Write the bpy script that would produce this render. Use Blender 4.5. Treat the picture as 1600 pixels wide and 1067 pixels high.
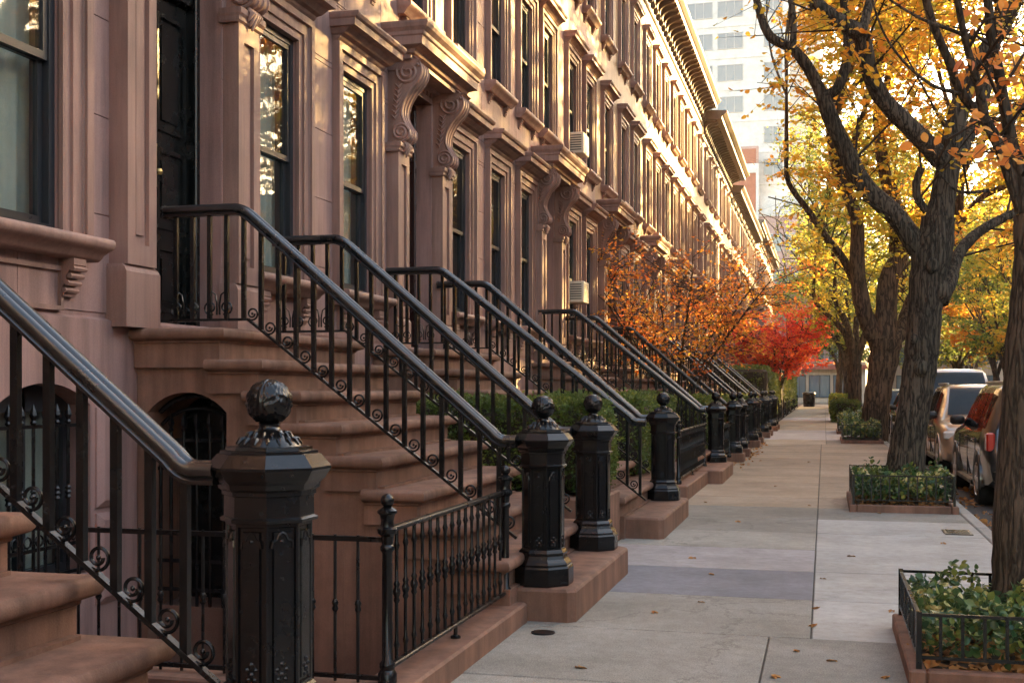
import bpy, bmesh, math, random
import numpy as np
from mathutils import Vector, Matrix

for o in list(bpy.data.objects):
    bpy.data.objects.remove(o)
sc = bpy.context.scene
col = sc.collection
R = math.radians

# ------------------------------------------------------------------ camera
cam = bpy.data.cameras.new('camera')
cam_o = bpy.data.objects.new('camera', cam)
col.objects.link(cam_o)
sc.camera = cam_o
cam.sensor_width = 36.0
cam.lens = 36.0 * 1867 / 1600
cam.shift_y = 72.5 / 1600
cam.clip_start = 0.05
cam.clip_end = 3000
cam_o.location = (0, 0, 1.53)
cam_o.rotation_euler = (R(90), 0, math.atan((1288 - 800) / 1867))

# ------------------------------------------------------------------ sky, sun
SUN_AZ, SUN_EL = R(38), R(15)
world = bpy.data.worlds.new('World')
sc.world = world
world.use_nodes = True
wn = world.node_tree
sky = wn.nodes.new('ShaderNodeTexSky')
sky.sky_type = 'NISHITA'
sky.sun_disc = False
sky.sun_elevation = SUN_EL
sky.sun_rotation = SUN_AZ
sky.air_density = 1.0
sky.dust_density = 2.2
sky.ozone_density = 1.0
warm = wn.nodes.new('ShaderNodeMix')
warm.data_type = 'RGBA'
warm.blend_type = 'MULTIPLY'
warm.inputs[0].default_value = 1.0
warm.inputs[7].default_value = (1.10, 1.0, 0.87, 1)
wn.links.new(sky.outputs[0], warm.inputs[6])
wn.links.new(warm.outputs[2], wn.nodes['Background'].inputs[0])
wn.nodes['Background'].inputs[1].default_value = 0.15

sun = bpy.data.lights.new('sun', 'SUN')
sun.energy = 4.6
sun.angle = R(0.6)
sun.color = (1.0, 0.66, 0.24)
sun_o = bpy.data.objects.new('sun', sun)
col.objects.link(sun_o)
sd = Vector((math.sin(SUN_AZ) * math.cos(SUN_EL), math.cos(SUN_AZ) * math.cos(SUN_EL), math.sin(SUN_EL)))
sun_o.rotation_euler = sd.to_track_quat('Z', 'Y').to_euler()
sun_o.location = sd * 60

sc.view_settings.view_transform = 'Standard'
sc.view_settings.look = 'None'
sc.view_settings.gamma = 1.0
sc.view_settings.exposure = 3.12
sc.render.engine = 'CYCLES'
sc.cycles.use_denoising = True
sc.cycles.max_bounces = 8
sc.cycles.diffuse_bounces = 4
sc.cycles.transparent_max_bounces = 12
sc.cycles.sample_clamp_indirect = 6
sc.cycles.caustics_reflective = False
sc.cycles.caustics_refractive = False

# ------------------------------------------------------------------ helpers
WL = {}


def link(o, parent=None):
    col.objects.link(o)
    loc = Vector(o.location)
    WL[o.name] = loc
    if parent is not None:
        o.parent = parent
        o.matrix_parent_inverse = Matrix.Translation(-WL[parent.name])
    return o


def tag(o, label=None, cat=None, group=None, kind=None):
    if label:
        o['label'] = label
    if cat:
        o['category'] = cat
    if group:
        o['group'] = group
    if kind:
        o['kind'] = kind
    return o


def empty(name, loc, label=None, cat=None, group=None):
    o = bpy.data.objects.new(name, None)
    o.location = loc
    o.empty_display_size = 0.2
    link(o)
    return tag(o, label, cat, group)


def put(name, me, parent=None, loc=(0, 0, 0), rz=0.0):
    o = bpy.data.objects.new(name, me)
    o.location = loc
    o.rotation_euler = (0, 0, rz)
    return link(o, parent)


class MB:
    def __init__(s):
        s.v = []
        s.f = []

    def add(s, vs, fs):
        n = len(s.v)
        s.v += [tuple(p) for p in vs]
        s.f += [tuple(i + n for i in f) for f in fs]
        return s

    def box(s, x0, x1, y0, y1, z0, z1):
        return s.add([(x0, y0, z0), (x1, y0, z0), (x1, y1, z0), (x0, y1, z0),
                      (x0, y0, z1), (x1, y0, z1), (x1, y1, z1), (x0, y1, z1)],
                     [(0, 3, 2, 1), (4, 5, 6, 7), (0, 1, 5, 4), (1, 2, 6, 5), (2, 3, 7, 6), (3, 0, 4, 7)])

    def bbox(s, x0, x1, y0, y1, z0, z1, b=0.01):
        """box with chamfered edges"""
        rs = []
        for (i, z) in ((b, z0), (0, z0 + b), (0, z1 - b), (b, z1)):
            c = b
            rs.append([(x0 + i + c, y0 + i, z), (x1 - i - c, y0 + i, z), (x1 - i, y0 + i + c, z), (x1 - i, y1 - i - c, z),
                       (x1 - i - c, y1 - i, z), (x0 + i + c, y1 - i, z), (x0 + i, y1 - i - c, z), (x0 + i, y0 + i + c, z)])
        return s.rings(rs)

    def quad(s, a, b, c, d):
        return s.add([a, b, c, d], [(0, 1, 2, 3)])

    def rings(s, rs, closed=True, caps=True):
        n = len(rs[0])
        vs = [p for r in rs for p in r]
        fs = []
        for k in range(len(rs) - 1):
            for i in range(n if closed else n - 1):
                j = (i + 1) % n
                fs.append((k * n + i, k * n + j, (k + 1) * n + j, (k + 1) * n + i))
        if caps:
            fs.append(tuple(range(n - 1, -1, -1)))
            fs.append(tuple((len(rs) - 1) * n + i for i in range(n)))
        return s.add(vs, fs)

    def mould(s, xb, xf, y0, y1, prof, ys=1.0):
        """stack of rectangles: prof = [(out, z)], out grows front (+x) and both sides (y)"""
        rs = []
        for out, z in prof:
            rs.append([(xb, y0 - out * ys, z), (xf + out, y0 - out * ys, z), (xf + out, y1 + out * ys, z), (xb, y1 + out * ys, z)])
        return s.rings(rs)

    def lathe(s, cx, cy, prof, n=12, rot=0.0, cz=0.0):
        rs = []
        for r, z in prof:
            rs.append([(cx + r * math.cos(rot + 2 * math.pi * i / n), cy + r * math.sin(rot + 2 * math.pi * i / n), cz + z) for i in range(n)])
        return s.rings(rs)

    def tube(s, pts, rad, n=6, caps=True):
        pts = [Vector(p) for p in pts]
        if not isinstance(rad, (list, tuple)):
            rad = [rad] * len(pts)
        t0 = (pts[1] - pts[0]).normalized()
        up = Vector((0, 0, 1)) if abs(t0.z) < 0.9 else Vector((1, 0, 0))
        a = t0.cross(up).normalized()
        rs = []
        for k, p in enumerate(pts):
            t = (pts[min(k + 1, len(pts) - 1)] - pts[max(k - 1, 0)])
            t = t.normalized() if t.length > 1e-9 else t0
            a = (a - t * a.dot(t))
            a = a.normalized() if a.length > 1e-6 else t.orthogonal().normalized()
            b = t.cross(a)
            rs.append([tuple(p + (a * math.cos(2 * math.pi * i / n) + b * math.sin(2 * math.pi * i / n)) * rad[k]) for i in range(n)])
        return s.rings(rs, caps=caps)

    def sweep_xz(s, path, prof, y):
        """sweep a closed (dy, dn) profile along a path in the x-z plane"""
        rs = []
        P = [Vector((p[0], 0, p[1])) for p in path]
        for k, p in enumerate(P):
            if 0 < k < len(P) - 1:
                t = ((P[k + 1] - p).normalized() + (p - P[k - 1]).normalized()).normalized()
                sc_ = 1 / max(0.5, t.dot((P[k + 1] - p).normalized()))
            else:
                t = (P[min(k + 1, len(P) - 1)] - P[max(k - 1, 0)]).normalized()
                sc_ = 1
            nn = Vector((-t.z, 0, t.x))
            if nn.z < 0:
                nn = -nn
            rs.append([(p.x + nn.x * dn * sc_, y + dy, p.z + nn.z * dn * sc_) for dy, dn in prof])
        return s.rings(rs)

    def mesh(s, name, mat, smooth=None):
        me = bpy.data.meshes.new(name)
        me.from_pydata(s.v, [], s.f)
        if mat is not None:
            me.materials.append(mat)
        if smooth is not None:
            me.shade_smooth()
            if smooth < 179:
                me.set_sharp_from_angle(angle=R(smooth))
        me.update()
        return me

    def build(s, name, mat, parent=None, smooth=None):
        return put(name, s.mesh(name, mat, smooth), parent)


# ------------------------------------------------------------------ materials
def new_mat(name):
    m = bpy.data.materials.new(name)
    m.use_nodes = True
    nt = m.node_tree
    nt.nodes.clear()
    out = nt.nodes.new('ShaderNodeOutputMaterial')
    return m, nt, out


def nd(nt, typ, **kw):
    n = nt.nodes.new(typ)
    for k, v in kw.items():
        if k.startswith('i_'):
            n.inputs[int(k[2:])].default_value = v
        else:
            setattr(n, k, v)
    return n


def ramp(nt, stops):
    n = nt.nodes.new('ShaderNodeValToRGB')
    cr = n.color_ramp
    while len(cr.elements) < len(stops):
        cr.elements.new(0.5)
    for e, (p, c) in zip(cr.elements, stops):
        e.position = p
        e.color = (c[0], c[1], c[2], 1)
    return n


def noise(nt, vec, scale, detail=6.0, rough=0.6):
    n = nt.nodes.new('ShaderNodeTexNoise')
    n.inputs['Scale'].default_value = scale
    n.inputs['Detail'].default_value = detail
    n.inputs['Roughness'].default_value = rough
    if vec is not None:
        nt.links.new(vec, n.inputs['Vector'])
    return n


def mixc(nt, a, b, fac, mode='MIX'):
    n = nt.nodes.new('ShaderNodeMix')
    n.data_type = 'RGBA'
    n.blend_type = mode
    for sock, val in ((n.inputs[0], fac), (n.inputs[6], a), (n.inputs[7], b)):
        if hasattr(val, 'is_linked') or hasattr(val, 'links'):
            nt.links.new(val, sock)
        elif isinstance(val, (int, float)):
            sock.default_value = val
        else:
            sock.default_value = (val[0], val[1], val[2], 1)
    return n.outputs[2]


def stone_mat(name, base, var=0.18, rough=0.75, stain=0.25, fine=90.0, bump=0.25, spec=0.35, patch=0.9, objvar=0.0):
    m, nt, out = new_mat(name)
    geo = nd(nt, 'ShaderNodeNewGeometry')
    pos = geo.outputs['Position']
    n1 = noise(nt, pos, patch, 7, 0.62)
    n2 = noise(nt, pos, fine, 4, 0.7)
    mp = nd(nt, 'ShaderNodeMapping')
    mp.inputs['Scale'].default_value = (5.0, 5.0, 0.35)
    nt.links.new(pos, mp.inputs[0])
    n3 = noise(nt, mp.outputs[0], 1.6, 6, 0.65)
    lo = [c * (1 - var) for c in base]
    hi = [min(1, c * (1 + var)) for c in base]
    r1 = ramp(nt, [(0.3, lo), (0.7, hi)])
    nt.links.new(n1.outputs[0], r1.inputs[0])
    r3 = ramp(nt, [(0.36, (1 - stain,) * 3), (0.6, (1, 1, 1))])
    nt.links.new(n3.outputs[0], r3.inputs[0])
    c = mixc(nt, r1.outputs[0], r3.outputs[0], 1.0, 'MULTIPLY')
    r2 = ramp(nt, [(0.3, (0.86,) * 3), (0.7, (1.12,) * 3)])
    nt.links.new(n2.outputs[0], r2.inputs[0])
    c = mixc(nt, c, r2.outputs[0], 1.0, 'MULTIPLY')
    if objvar:
        oi = nd(nt, 'ShaderNodeObjectInfo')
        ro = ramp(nt, [(0.0, (1 - objvar,) * 3), (1.0, (1 + objvar,) * 3)])
        nt.links.new(oi.outputs['Random'], ro.inputs[0])
        c = mixc(nt, c, ro.outputs[0], 1.0, 'MULTIPLY')
    b = nd(nt, 'ShaderNodeBsdfPrincipled')
    nt.links.new(c, b.inputs['Base Color'])
    b.inputs['Roughness'].default_value = rough
    b.inputs['Specular IOR Level'].default_value = spec
    bp = nd(nt, 'ShaderNodeBump')
    bp.inputs['Strength'].default_value = bump
    bp.inputs['Distance'].default_value = 0.004
    ad = nd(nt, 'ShaderNodeMath', operation='ADD')
    nt.links.new(n2.outputs[0], ad.inputs[0])
    mu = nd(nt, 'ShaderNodeMath', operation='MULTIPLY')
    mu.inputs[1].default_value = 2.5
    n4 = noise(nt, pos, 9, 5, 0.6)
    nt.links.new(n4.outputs[0], mu.inputs[0])
    nt.links.new(mu.outputs[0], ad.inputs[1])
    nt.links.new(ad.outputs[0], bp.inputs['Height'])
    nt.links.new(bp.outputs[0], b.inputs['Normal'])
    nt.links.new(b.outputs[0], out.inputs[0])
    return m


def paint_mat(name, base, rough=0.35, spec=0.5, bump=0.15, wear=0.0, metallic=0.0, coat=0.0):
    m, nt, out = new_mat(name)
    geo = nd(nt, 'ShaderNodeNewGeometry')
    n1 = noise(nt, geo.outputs['Position'], 35, 5, 0.6)
    n2 = noise(nt, geo.outputs['Position'], 4, 5, 0.65)
    b = nd(nt, 'ShaderNodeBsdfPrincipled')
    rr = nd(nt, 'ShaderNodeMapRange')
    rr.inputs[1].default_value = 0.3
    rr.inputs[2].default_value = 0.7
    rr.inputs[3].default_value = max(0.02, rough * 0.75)
    rr.inputs[4].default_value = rough * 1.3
    nt.links.new(n2.outputs[0], rr.inputs[0])
    nt.links.new(rr.outputs[0], b.inputs['Roughness'])
    if wear:
        r = ramp(nt, [(0.60, base), (0.74, [min(1, x * 2.2 + wear) for x in base])])
        nt.links.new(n1.outputs[0], r.inputs[0])
        nt.links.new(r.outputs[0], b.inputs['Base Color'])
    else:
        b.inputs['Base Color'].default_value = (*base, 1)
    b.inputs['Specular IOR Level'].default_value = spec
    b.inputs['Metallic'].default_value = metallic
    b.inputs['Coat Weight'].default_value = coat
    b.inputs['Coat Roughness'].default_value = 0.05
    if bump:
        bp = nd(nt, 'ShaderNodeBump')
        bp.inputs['Strength'].default_value = bump
        bp.inputs['Distance'].default_value = 0.002
        nt.links.new(n1.outputs[0], bp.inputs['Height'])
        nt.links.new(bp.outputs[0], b.inputs['Normal'])
    nt.links.new(b.outputs[0], out.inputs[0])
    return m


def leaf_mat(name, cols, trans=0.5, clump=0.8, rough=0.45, ttint=(1.0, 0.9, 0.6)):
    """cols: list of colours picked per leaf; clump noise shifts the pick"""
    m, nt, out = new_mat(name)
    geo = nd(nt, 'ShaderNodeNewGeometry')
    n1 = noise(nt, geo.outputs['Position'], clump, 3, 0.5)
    ad = nd(nt, 'ShaderNodeMath', operation='MULTIPLY_ADD')
    ad.inputs[1].default_value = 0.55
    nt.links.new(geo.outputs['Random Per Island'], ad.inputs[0])
    m2 = nd(nt, 'ShaderNodeMath', operation='MULTIPLY_ADD')
    m2.inputs[1].default_value = 1.5
    m2.inputs[2].default_value = -0.53
    nt.links.new(n1.outputs[0], m2.inputs[0])
    nt.links.new(m2.outputs[0], ad.inputs[2])
    k = len(cols)
    r = ramp(nt, [(i / (k - 1), c) for i, c in enumerate(cols)])
    nt.links.new(ad.outputs[0], r.inputs[0])
    b = nd(nt, 'ShaderNodeBsdfPrincipled')
    nt.links.new(r.outputs[0], b.inputs['Base Color'])
    b.inputs['Roughness'].default_value = rough
    b.inputs['Specular IOR Level'].default_value = 0.3
    t = nd(nt, 'ShaderNodeBsdfTranslucent')
    tc = mixc(nt, r.outputs[0], ttint, 0.10)
    nt.links.new(tc, t.inputs[0])
    mx = nd(nt, 'ShaderNodeMixShader')
    mx.inputs[0].default_value = trans
    nt.links.new(b.outputs[0], mx.inputs[1])
    nt.links.new(t.outputs[0], mx.inputs[2])
    nt.links.new(mx.outputs[0], out.inputs[0])
    return m


def bark_mat(name, dark, light, scale=1.0):
    m, nt, out = new_mat(name)
    geo = nd(nt, 'ShaderNodeNewGeometry')
    mp = nd(nt, 'ShaderNodeMapping')
    mp.inputs['Scale'].default_value = (26 * scale, 26 * scale, 3.2 * scale)
    nt.links.new(geo.outputs['Position'], mp.inputs[0])
    nw = noise(nt, geo.outputs['Position'], 3.0, 4, 0.6)
    va = nd(nt, 'ShaderNodeVectorMath', operation='MULTIPLY_ADD')
    va.inputs[1].default_value = (1.6, 1.6, 1.6)
    nt.links.new(nw.outputs['Color'], va.inputs[0])
    nt.links.new(mp.outputs[0], va.inputs[2])
    n1 = noise(nt, va.outputs[0], 1.0, 8, 0.7)
    n9 = noise(nt, va.outputs[0], 0.55, 3, 0.5)
    rd = nd(nt, 'ShaderNodeMath', operation='MULTIPLY_ADD')
    rd.inputs[1].default_value = 2.0
    rd.inputs[2].default_value = -1.0
    nt.links.new(n9.outputs[0], rd.inputs[0])
    ra_ = nd(nt, 'ShaderNodeMath', operation='ABSOLUTE')
    nt.links.new(rd.outputs[0], ra_.inputs[0])
    cl = nd(nt, 'ShaderNodeMapRange')
    cl.inputs[1].default_value = 0.0
    cl.inputs[2].default_value = 0.22
    cl.inputs[3].default_value = 0.25
    nt.links.new(ra_.outputs[0], cl.inputs[0])
    mn = nd(nt, 'ShaderNodeMath', operation='MULTIPLY')
    nt.links.new(n1.outputs[0], mn.inputs[0])
    nt.links.new(cl.outputs[0], mn.inputs[1])
    r = ramp(nt, [(0.12, dark), (0.5, light)])
    nt.links.new(mn.outputs[0], r.inputs[0])
    n5 = noise(nt, geo.outputs['Position'], 1.7, 5, 0.6)
    r5 = ramp(nt, [(0.35, (0.75, 0.78, 0.72)), (0.65, (1.15, 1.1, 1.05))])
    nt.links.new(n5.outputs[0], r5.inputs[0])
    c = mixc(nt, r.outputs[0], r5.outputs[0], 1.0, 'MULTIPLY')
    b = nd(nt, 'ShaderNodeBsdfPrincipled')
    nt.links.new(c, b.inputs['Base Color'])
    b.inputs['Roughness'].default_value = 0.9
    b.inputs['Specular IOR Level'].default_value = 0.2
    bp = nd(nt, 'ShaderNodeBump')
    bp.inputs['Strength'].default_value = 1.0
    bp.inputs['Distance'].default_value = 0.03
    nt.links.new(mn.outputs[0], bp.inputs['Height'])
    nt.links.new(bp.outputs[0], b.inputs['Normal'])
    nt.links.new(b.outputs[0], out.inputs[0])
    return m


def glass_mat(name, tint=(0.02, 0.025, 0.03), clear=0.88, rough=0.02):
    m, nt, out = new_mat(name)
    lw0 = nd(nt, 'ShaderNodeLayerWeight')
    lw0.inputs[0].default_value = 0.5
    pw = nd(nt, 'ShaderNodeMath', operation='POWER')
    pw.inputs[1].default_value = 5.2
    nt.links.new(lw0.outputs['Facing'], pw.inputs[0])
    lw = nd(nt, 'ShaderNodeMath', operation='MULTIPLY_ADD')
    lw.inputs[1].default_value = 0.72
    lw.inputs[2].default_value = 0.045
    nt.links.new(pw.outputs[0], lw.inputs[0])
    g = nd(nt, 'ShaderNodeBsdfGlossy')
    g.inputs['Roughness'].default_value = rough
    g.inputs['Color'].default_value = (0.55, 0.56, 0.56, 1)
    tr = nd(nt, 'ShaderNodeBsdfTransparent')
    tr.inputs[0].default_value = (0.90, 0.93, 0.91, 1)
    df = nd(nt, 'ShaderNodeBsdfDiffuse')
    df.inputs[0].default_value = (*tint, 1)
    m1 = nd(nt, 'ShaderNodeMixShader')
    m1.inputs[0].default_value = clear
    nt.links.new(df.outputs[0], m1.inputs[1])
    nt.links.new(tr.outputs[0], m1.inputs[2])
    geo = nd(nt, 'ShaderNodeNewGeometry')
    nz = noise(nt, geo.outputs['Position'], 2.2, 2, 0.4)
    bp = nd(nt, 'ShaderNodeBump')
    bp.inputs['Strength'].default_value = 0.06
    bp.inputs['Distance'].default_value = 0.05
    nt.links.new(nz.outputs[0], bp.inputs['Height'])
    nt.links.new(bp.outputs[0], g.inputs['Normal'])
    m2 = nd(nt, 'ShaderNodeMixShader')
    nt.links.new(lw.outputs[0], m2.inputs[0])
    nt.links.new(m1.outputs[0], m2.inputs[1])
    nt.links.new(g.outputs[0], m2.inputs[2])
    nt.links.new(m2.outputs[0], out.inputs[0])
    return m


def concrete_mat(name, base, speck=0.2, objvar=0.1, rough=0.85, broom=0.0, cracks=0.0):
    m, nt, out = new_mat(name)
    geo = nd(nt, 'ShaderNodeNewGeometry')
    pos = geo.outputs['Position']
    n1 = noise(nt, pos, 1.3, 8, 0.65)
    n2 = noise(nt, pos, 120, 3, 0.75)
    n3 = noise(nt, pos, 11, 6, 0.7)
    r1 = ramp(nt, [(0.28, [c * 0.80 for c in base]), (0.72, [c * 1.14 for c in base])])
    nt.links.new(n1.outputs[0], r1.inputs[0])
    r2 = ramp(nt, [(0.32, (1 - speck,) * 3), (0.68, (1 + speck,) * 3)])
    nt.links.new(n2.outputs[0], r2.inputs[0])
    r3 = ramp(nt, [(0.3, (0.84, 0.83, 0.82)), (0.6, (1.04,) * 3)])
    nt.links.new(n3.outputs[0], r3.inputs[0])
    oi = nd(nt, 'ShaderNodeObjectInfo')
    ro = ramp(nt, [(0, (1 - objvar,) * 3), (1, (1 + objvar, 1 + objvar * 0.95, 1 + objvar * 0.9))])
    nt.links.new(oi.outputs['Random'], ro.inputs[0])
    c = mixc(nt, r1.outputs[0], r2.outputs[0], 1.0, 'MULTIPLY')
    c = mixc(nt, c, r3.outputs[0], 1.0, 'MULTIPLY')
    c = mixc(nt, c, ro.outputs[0], 1.0, 'MULTIPLY')
    if cracks:
        vg = nd(nt, 'ShaderNodeTexVoronoi')
        vg.inputs['Scale'].default_value = 2.6
        nt.links.new(pos, vg.inputs['Vector'])
        rg = ramp(nt, [(0.035, (0.62, 0.60, 0.58)), (0.06, (1, 1, 1))])
        nt.links.new(vg.outputs['Distance'], rg.inputs[0])
        c = mixc(nt, c, rg.outputs[0], 0.8, 'MULTIPLY')
        nw2 = noise(nt, pos, 2.2, 5, 0.7)
        vm = nd(nt, 'ShaderNodeVectorMath', operation='MULTIPLY_ADD')
        vm.inputs[1].default_value = (0.9, 0.9, 0.0)
        nt.links.new(nw2.outputs['Color'], vm.inputs[0])
        nt.links.new(pos, vm.inputs[2])
        vc = nd(nt, 'ShaderNodeTexVoronoi', feature='DISTANCE_TO_EDGE')
        vc.inputs['Scale'].default_value = 0.34
        nt.links.new(vm.outputs[0], vc.inputs['Vector'])
        rc = ramp(nt, [(0.0, (0.45, 0.43, 0.40)), (0.006, (1, 1, 1))])
        nt.links.new(vc.outputs['Distance'], rc.inputs[0])
        c = mixc(nt, c, rc.outputs[0], cracks, 'MULTIPLY')
        ns = noise(nt, pos, 0.55, 6, 0.7)
        rs_ = ramp(nt, [(0.38, (0.74, 0.72, 0.68)), (0.58, (1, 1, 1))])
        nt.links.new(ns.outputs[0], rs_.inputs[0])
        c = mixc(nt, c, rs_.outputs[0], 0.75, 'MULTIPLY')
    b = nd(nt, 'ShaderNodeBsdfPrincipled')
    nt.links.new(c, b.inputs['Base Color'])
    b.inputs['Roughness'].default_value = rough
    b.inputs['Specular IOR Level'].default_value = 0.3
    bp = nd(nt, 'ShaderNodeBump')
    bp.inputs['Strength'].default_value = 0.35
    bp.inputs['Distance'].default_value = 0.003
    hsum = nd(nt, 'ShaderNodeMath', operation='ADD')
    nt.links.new(n2.outputs[0], hsum.inputs[0])
    nt.links.new(n3.outputs[0], hsum.inputs[1])
    hh = hsum.outputs[0]
    if broom:
        mp = nd(nt, 'ShaderNodeMapping')
        mp.inputs['Scale'].default_value = (1.5, 90, 1)
        nt.links.new(pos, mp.inputs[0])
        nb = noise(nt, mp.outputs[0], 1.0, 3, 0.6)
        h2 = nd(nt, 'ShaderNodeMath', operation='MULTIPLY_ADD')
        h2.inputs[1].default_value = broom
        nt.links.new(nb.outputs[0], h2.inputs[0])
        nt.links.new(hh, h2.inputs[2])
        hh = h2.outputs[0]
    nt.links.new(hh, bp.inputs['Height'])
    nt.links.new(bp.outputs[0], b.inputs['Normal'])
    nt.links.new(b.outputs[0], out.inputs[0])
    return m


M = {}
M['facade'] = stone_mat('facade_brownstone', (0.345, 0.205, 0.172), 0.22, 0.62, 0.34, 110, 0.22, 0.4)
M['facade2'] = stone_mat('facade_brownstone_tan', (0.38, 0.24, 0.14), 0.14, 0.62, 0.2, 110, 0.22, 0.4)
M['facade3'] = stone_mat('facade_brownstone_grey', (0.36, 0.235, 0.15), 0.14, 0.62, 0.2, 110, 0.22, 0.4)
M['trim'] = stone_mat('trim_brownstone', (0.305, 0.177, 0.138), 0.20, 0.58, 0.32, 120, 0.18, 0.4)
M['step'] = stone_mat('step_brownstone', (0.222, 0.116, 0.076), 0.30, 0.72, 0.36, 140, 0.45, 0.3, 2.2, 0.05)
M['iron'] = paint_mat('black_iron_paint', (0.005, 0.005, 0.0055), 0.23, 0.42, 0.35, 0.010)
M['iron_rail'] = paint_mat('handrail_iron_paint', (0.006, 0.006, 0.007), 0.30, 0.75, 0.2, 0.01, coat=0.25)
M['iron_worn'] = paint_mat('worn_iron_paint', (0.008, 0.007, 0.007), 0.28, 0.32, 0.35, 0.025)
M['cornice'] = stone_mat('cornice_dark_paint', (0.11, 0.07, 0.05), 0.15, 0.5, 0.2, 60, 0.2, 0.45)
M['door'] = paint_mat('black_door_paint', (0.004, 0.005, 0.005), 0.25, 0.5, 0.1)
M['door_red'] = paint_mat('dark_oxblood_door_paint', (0.035, 0.012, 0.010), 0.3, 0.5, 0.1)
M['brass'] = paint_mat('brass', (0.55, 0.38, 0.14), 0.35, 0.5, 0.1, 0, 0.9)
M['steel'] = paint_mat('brushed_steel', (0.42, 0.41, 0.40), 0.35, 0.5, 0.1, 0, 0.8)
M['sash'] = paint_mat('dark_sash_paint', (0.020, 0.022, 0.026), 0.35, 0.5, 0.1)
M['glass'] = glass_mat('window_glass')
M['glass_car'] = glass_mat('car_glass', (0.006, 0.007, 0.008), 0.15, 0.01)
M['curtain'] = stone_mat('pale_curtain', (0.60, 0.60, 0.54), 0.08, 0.9, 0.1, 200, 0.1, 0.1, 3)
M['room'] = paint_mat('unlit_room_shade', (0.03, 0.028, 0.026), 0.9, 0.1, 0)
M['conc'] = concrete_mat('sidewalk_concrete', (0.285, 0.264, 0.226), 0.42, 0.20, cracks=0.6)
M['conc_new'] = concrete_mat('new_concrete', (0.40, 0.385, 0.355), 0.10, 0.05, 0.8, 2.2, cracks=0.25)
M['bluestone'] = concrete_mat('bluestone', (0.215, 0.21, 0.225), 0.16, 0.06, cracks=0.1)
M['lilac'] = concrete_mat('pale_lilac_concrete', (0.37, 0.34, 0.33), 0.14, 0.06, cracks=0.2)
M['warmconc'] = concrete_mat('warm_concrete', (0.34, 0.275, 0.205), 0.24, 0.18, cracks=0.6)
M['joint'] = concrete_mat('joint_dirt', (0.07, 0.062, 0.05), 0.3, 0.05)
M['kerb'] = concrete_mat('kerb_granite', (0.30, 0.28, 0.25), 0.25, 0.12)
M['asphalt'] = concrete_mat('asphalt', (0.062, 0.056, 0.052), 0.35, 0.0, 0.8)
M['earth'] = concrete_mat('earth', (0.055, 0.038, 0.024), 0.4, 0.0, 0.95)
M['areaway'] = concrete_mat('areaway_paving', (0.15, 0.085, 0.062), 0.25, 0.05)
M['bark'] = bark_mat('dark_furrowed_bark', (0.018, 0.014, 0.010), (0.12, 0.093, 0.068), 1.5)
M['bark2'] = bark_mat('brown_furrowed_bark', (0.020, 0.013, 0.008), (0.13, 0.085, 0.055), 0.8)
M['bark3'] = bark_mat('smooth_grey_bark', (0.030, 0.025, 0.020), (0.125, 0.10, 0.078), 1.6)
M['twig'] = paint_mat('twig_bark', (0.045, 0.032, 0.022), 0.8, 0.2, 0)
M['leaf_gold'] = leaf_mat('gold_leaves', [(0.14, 0.22, 0.02), (0.46, 0.40, 0.02), (0.80, 0.44, 0.015), (0.82, 0.30, 0.015)], 0.6, 0.45)
M['leaf_yellowgreen'] = leaf_mat('yellow_green_leaves', [(0.09, 0.17, 0.02), (0.24, 0.31, 0.02), (0.58, 0.46, 0.02), (0.80, 0.45, 0.02)], 0.6, 0.4)
M['leaf_amber'] = leaf_mat('amber_leaves', [(0.24, 0.29, 0.02), (0.66, 0.43, 0.015), (0.84, 0.38, 0.012), (0.84, 0.24, 0.012)], 0.6, 0.5)
M['leaf_orange'] = leaf_mat('large_orange_leaves', [(0.80, 0.40, 0.08), (0.84, 0.33, 0.04), (0.84, 0.25, 0.03), (0.80, 0.30, 0.14)], 0.55, 1.6)
M['leaf_maple'] = leaf_mat('orange_maple_leaves', [(0.45, 0.32, 0.02), (0.78, 0.33, 0.018), (0.82, 0.20, 0.014), (0.78, 0.12, 0.02)], 0.55, 0.9)
M['leaf_red'] = leaf_mat('red_maple_leaves', [(0.92, 0.34, 0.03), (0.92, 0.13, 0.02), (0.86, 0.05, 0.03), (0.50, 0.02, 0.06)], 0.55, 0.6)
M['leaf_green'] = leaf_mat('green_tree_leaves', [(0.05, 0.11, 0.02), (0.10, 0.18, 0.02), (0.22, 0.26, 0.02), (0.48, 0.38, 0.02)], 0.45, 0.5)
M['leaf_box'] = leaf_mat('boxwood_leaves', [(0.032, 0.06, 0.011), (0.06, 0.10, 0.015), (0.10, 0.145, 0.018), (0.22, 0.23, 0.03)], 0.3, 1.5, 0.4)
M['leaf_shrub'] = leaf_mat('shrub_leaves', [(0.05, 0.09, 0.015), (0.09, 0.13, 0.016), (0.14, 0.17, 0.02), (0.24, 0.22, 0.02)], 0.35, 0.9, 0.4)
M['leaf_ivy'] = leaf_mat('ivy_leaves', [(0.016, 0.045, 0.022), (0.028, 0.075, 0.03), (0.05, 0.11, 0.03), (0.20, 0.22, 0.04), (0.80, 0.66, 0.30)], 0.25, 3.0, 0.28)
M['leaf_dry'] = leaf_mat('dry_fallen_leaves', [(0.16, 0.07, 0.025), (0.32, 0.15, 0.05), (0.48, 0.22, 0.06), (0.52, 0.30, 0.14)], 0.15, 2.0, 0.7)
M['tower'] = concrete_mat('white_tower_panels', (0.58, 0.58, 0.56), 0.03, 0.02)
M['towerband'] = concrete_mat('tower_mauve_brick', (0.42, 0.27, 0.25), 0.1, 0.02)
M['redbrick'] = concrete_mat('red_brick', (0.33, 0.10, 0.07), 0.15, 0.03)
M['oppwall'] = stone_mat('opposite_facade', (0.30, 0.20, 0.15), 0.15, 0.8, 0.2)
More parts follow.
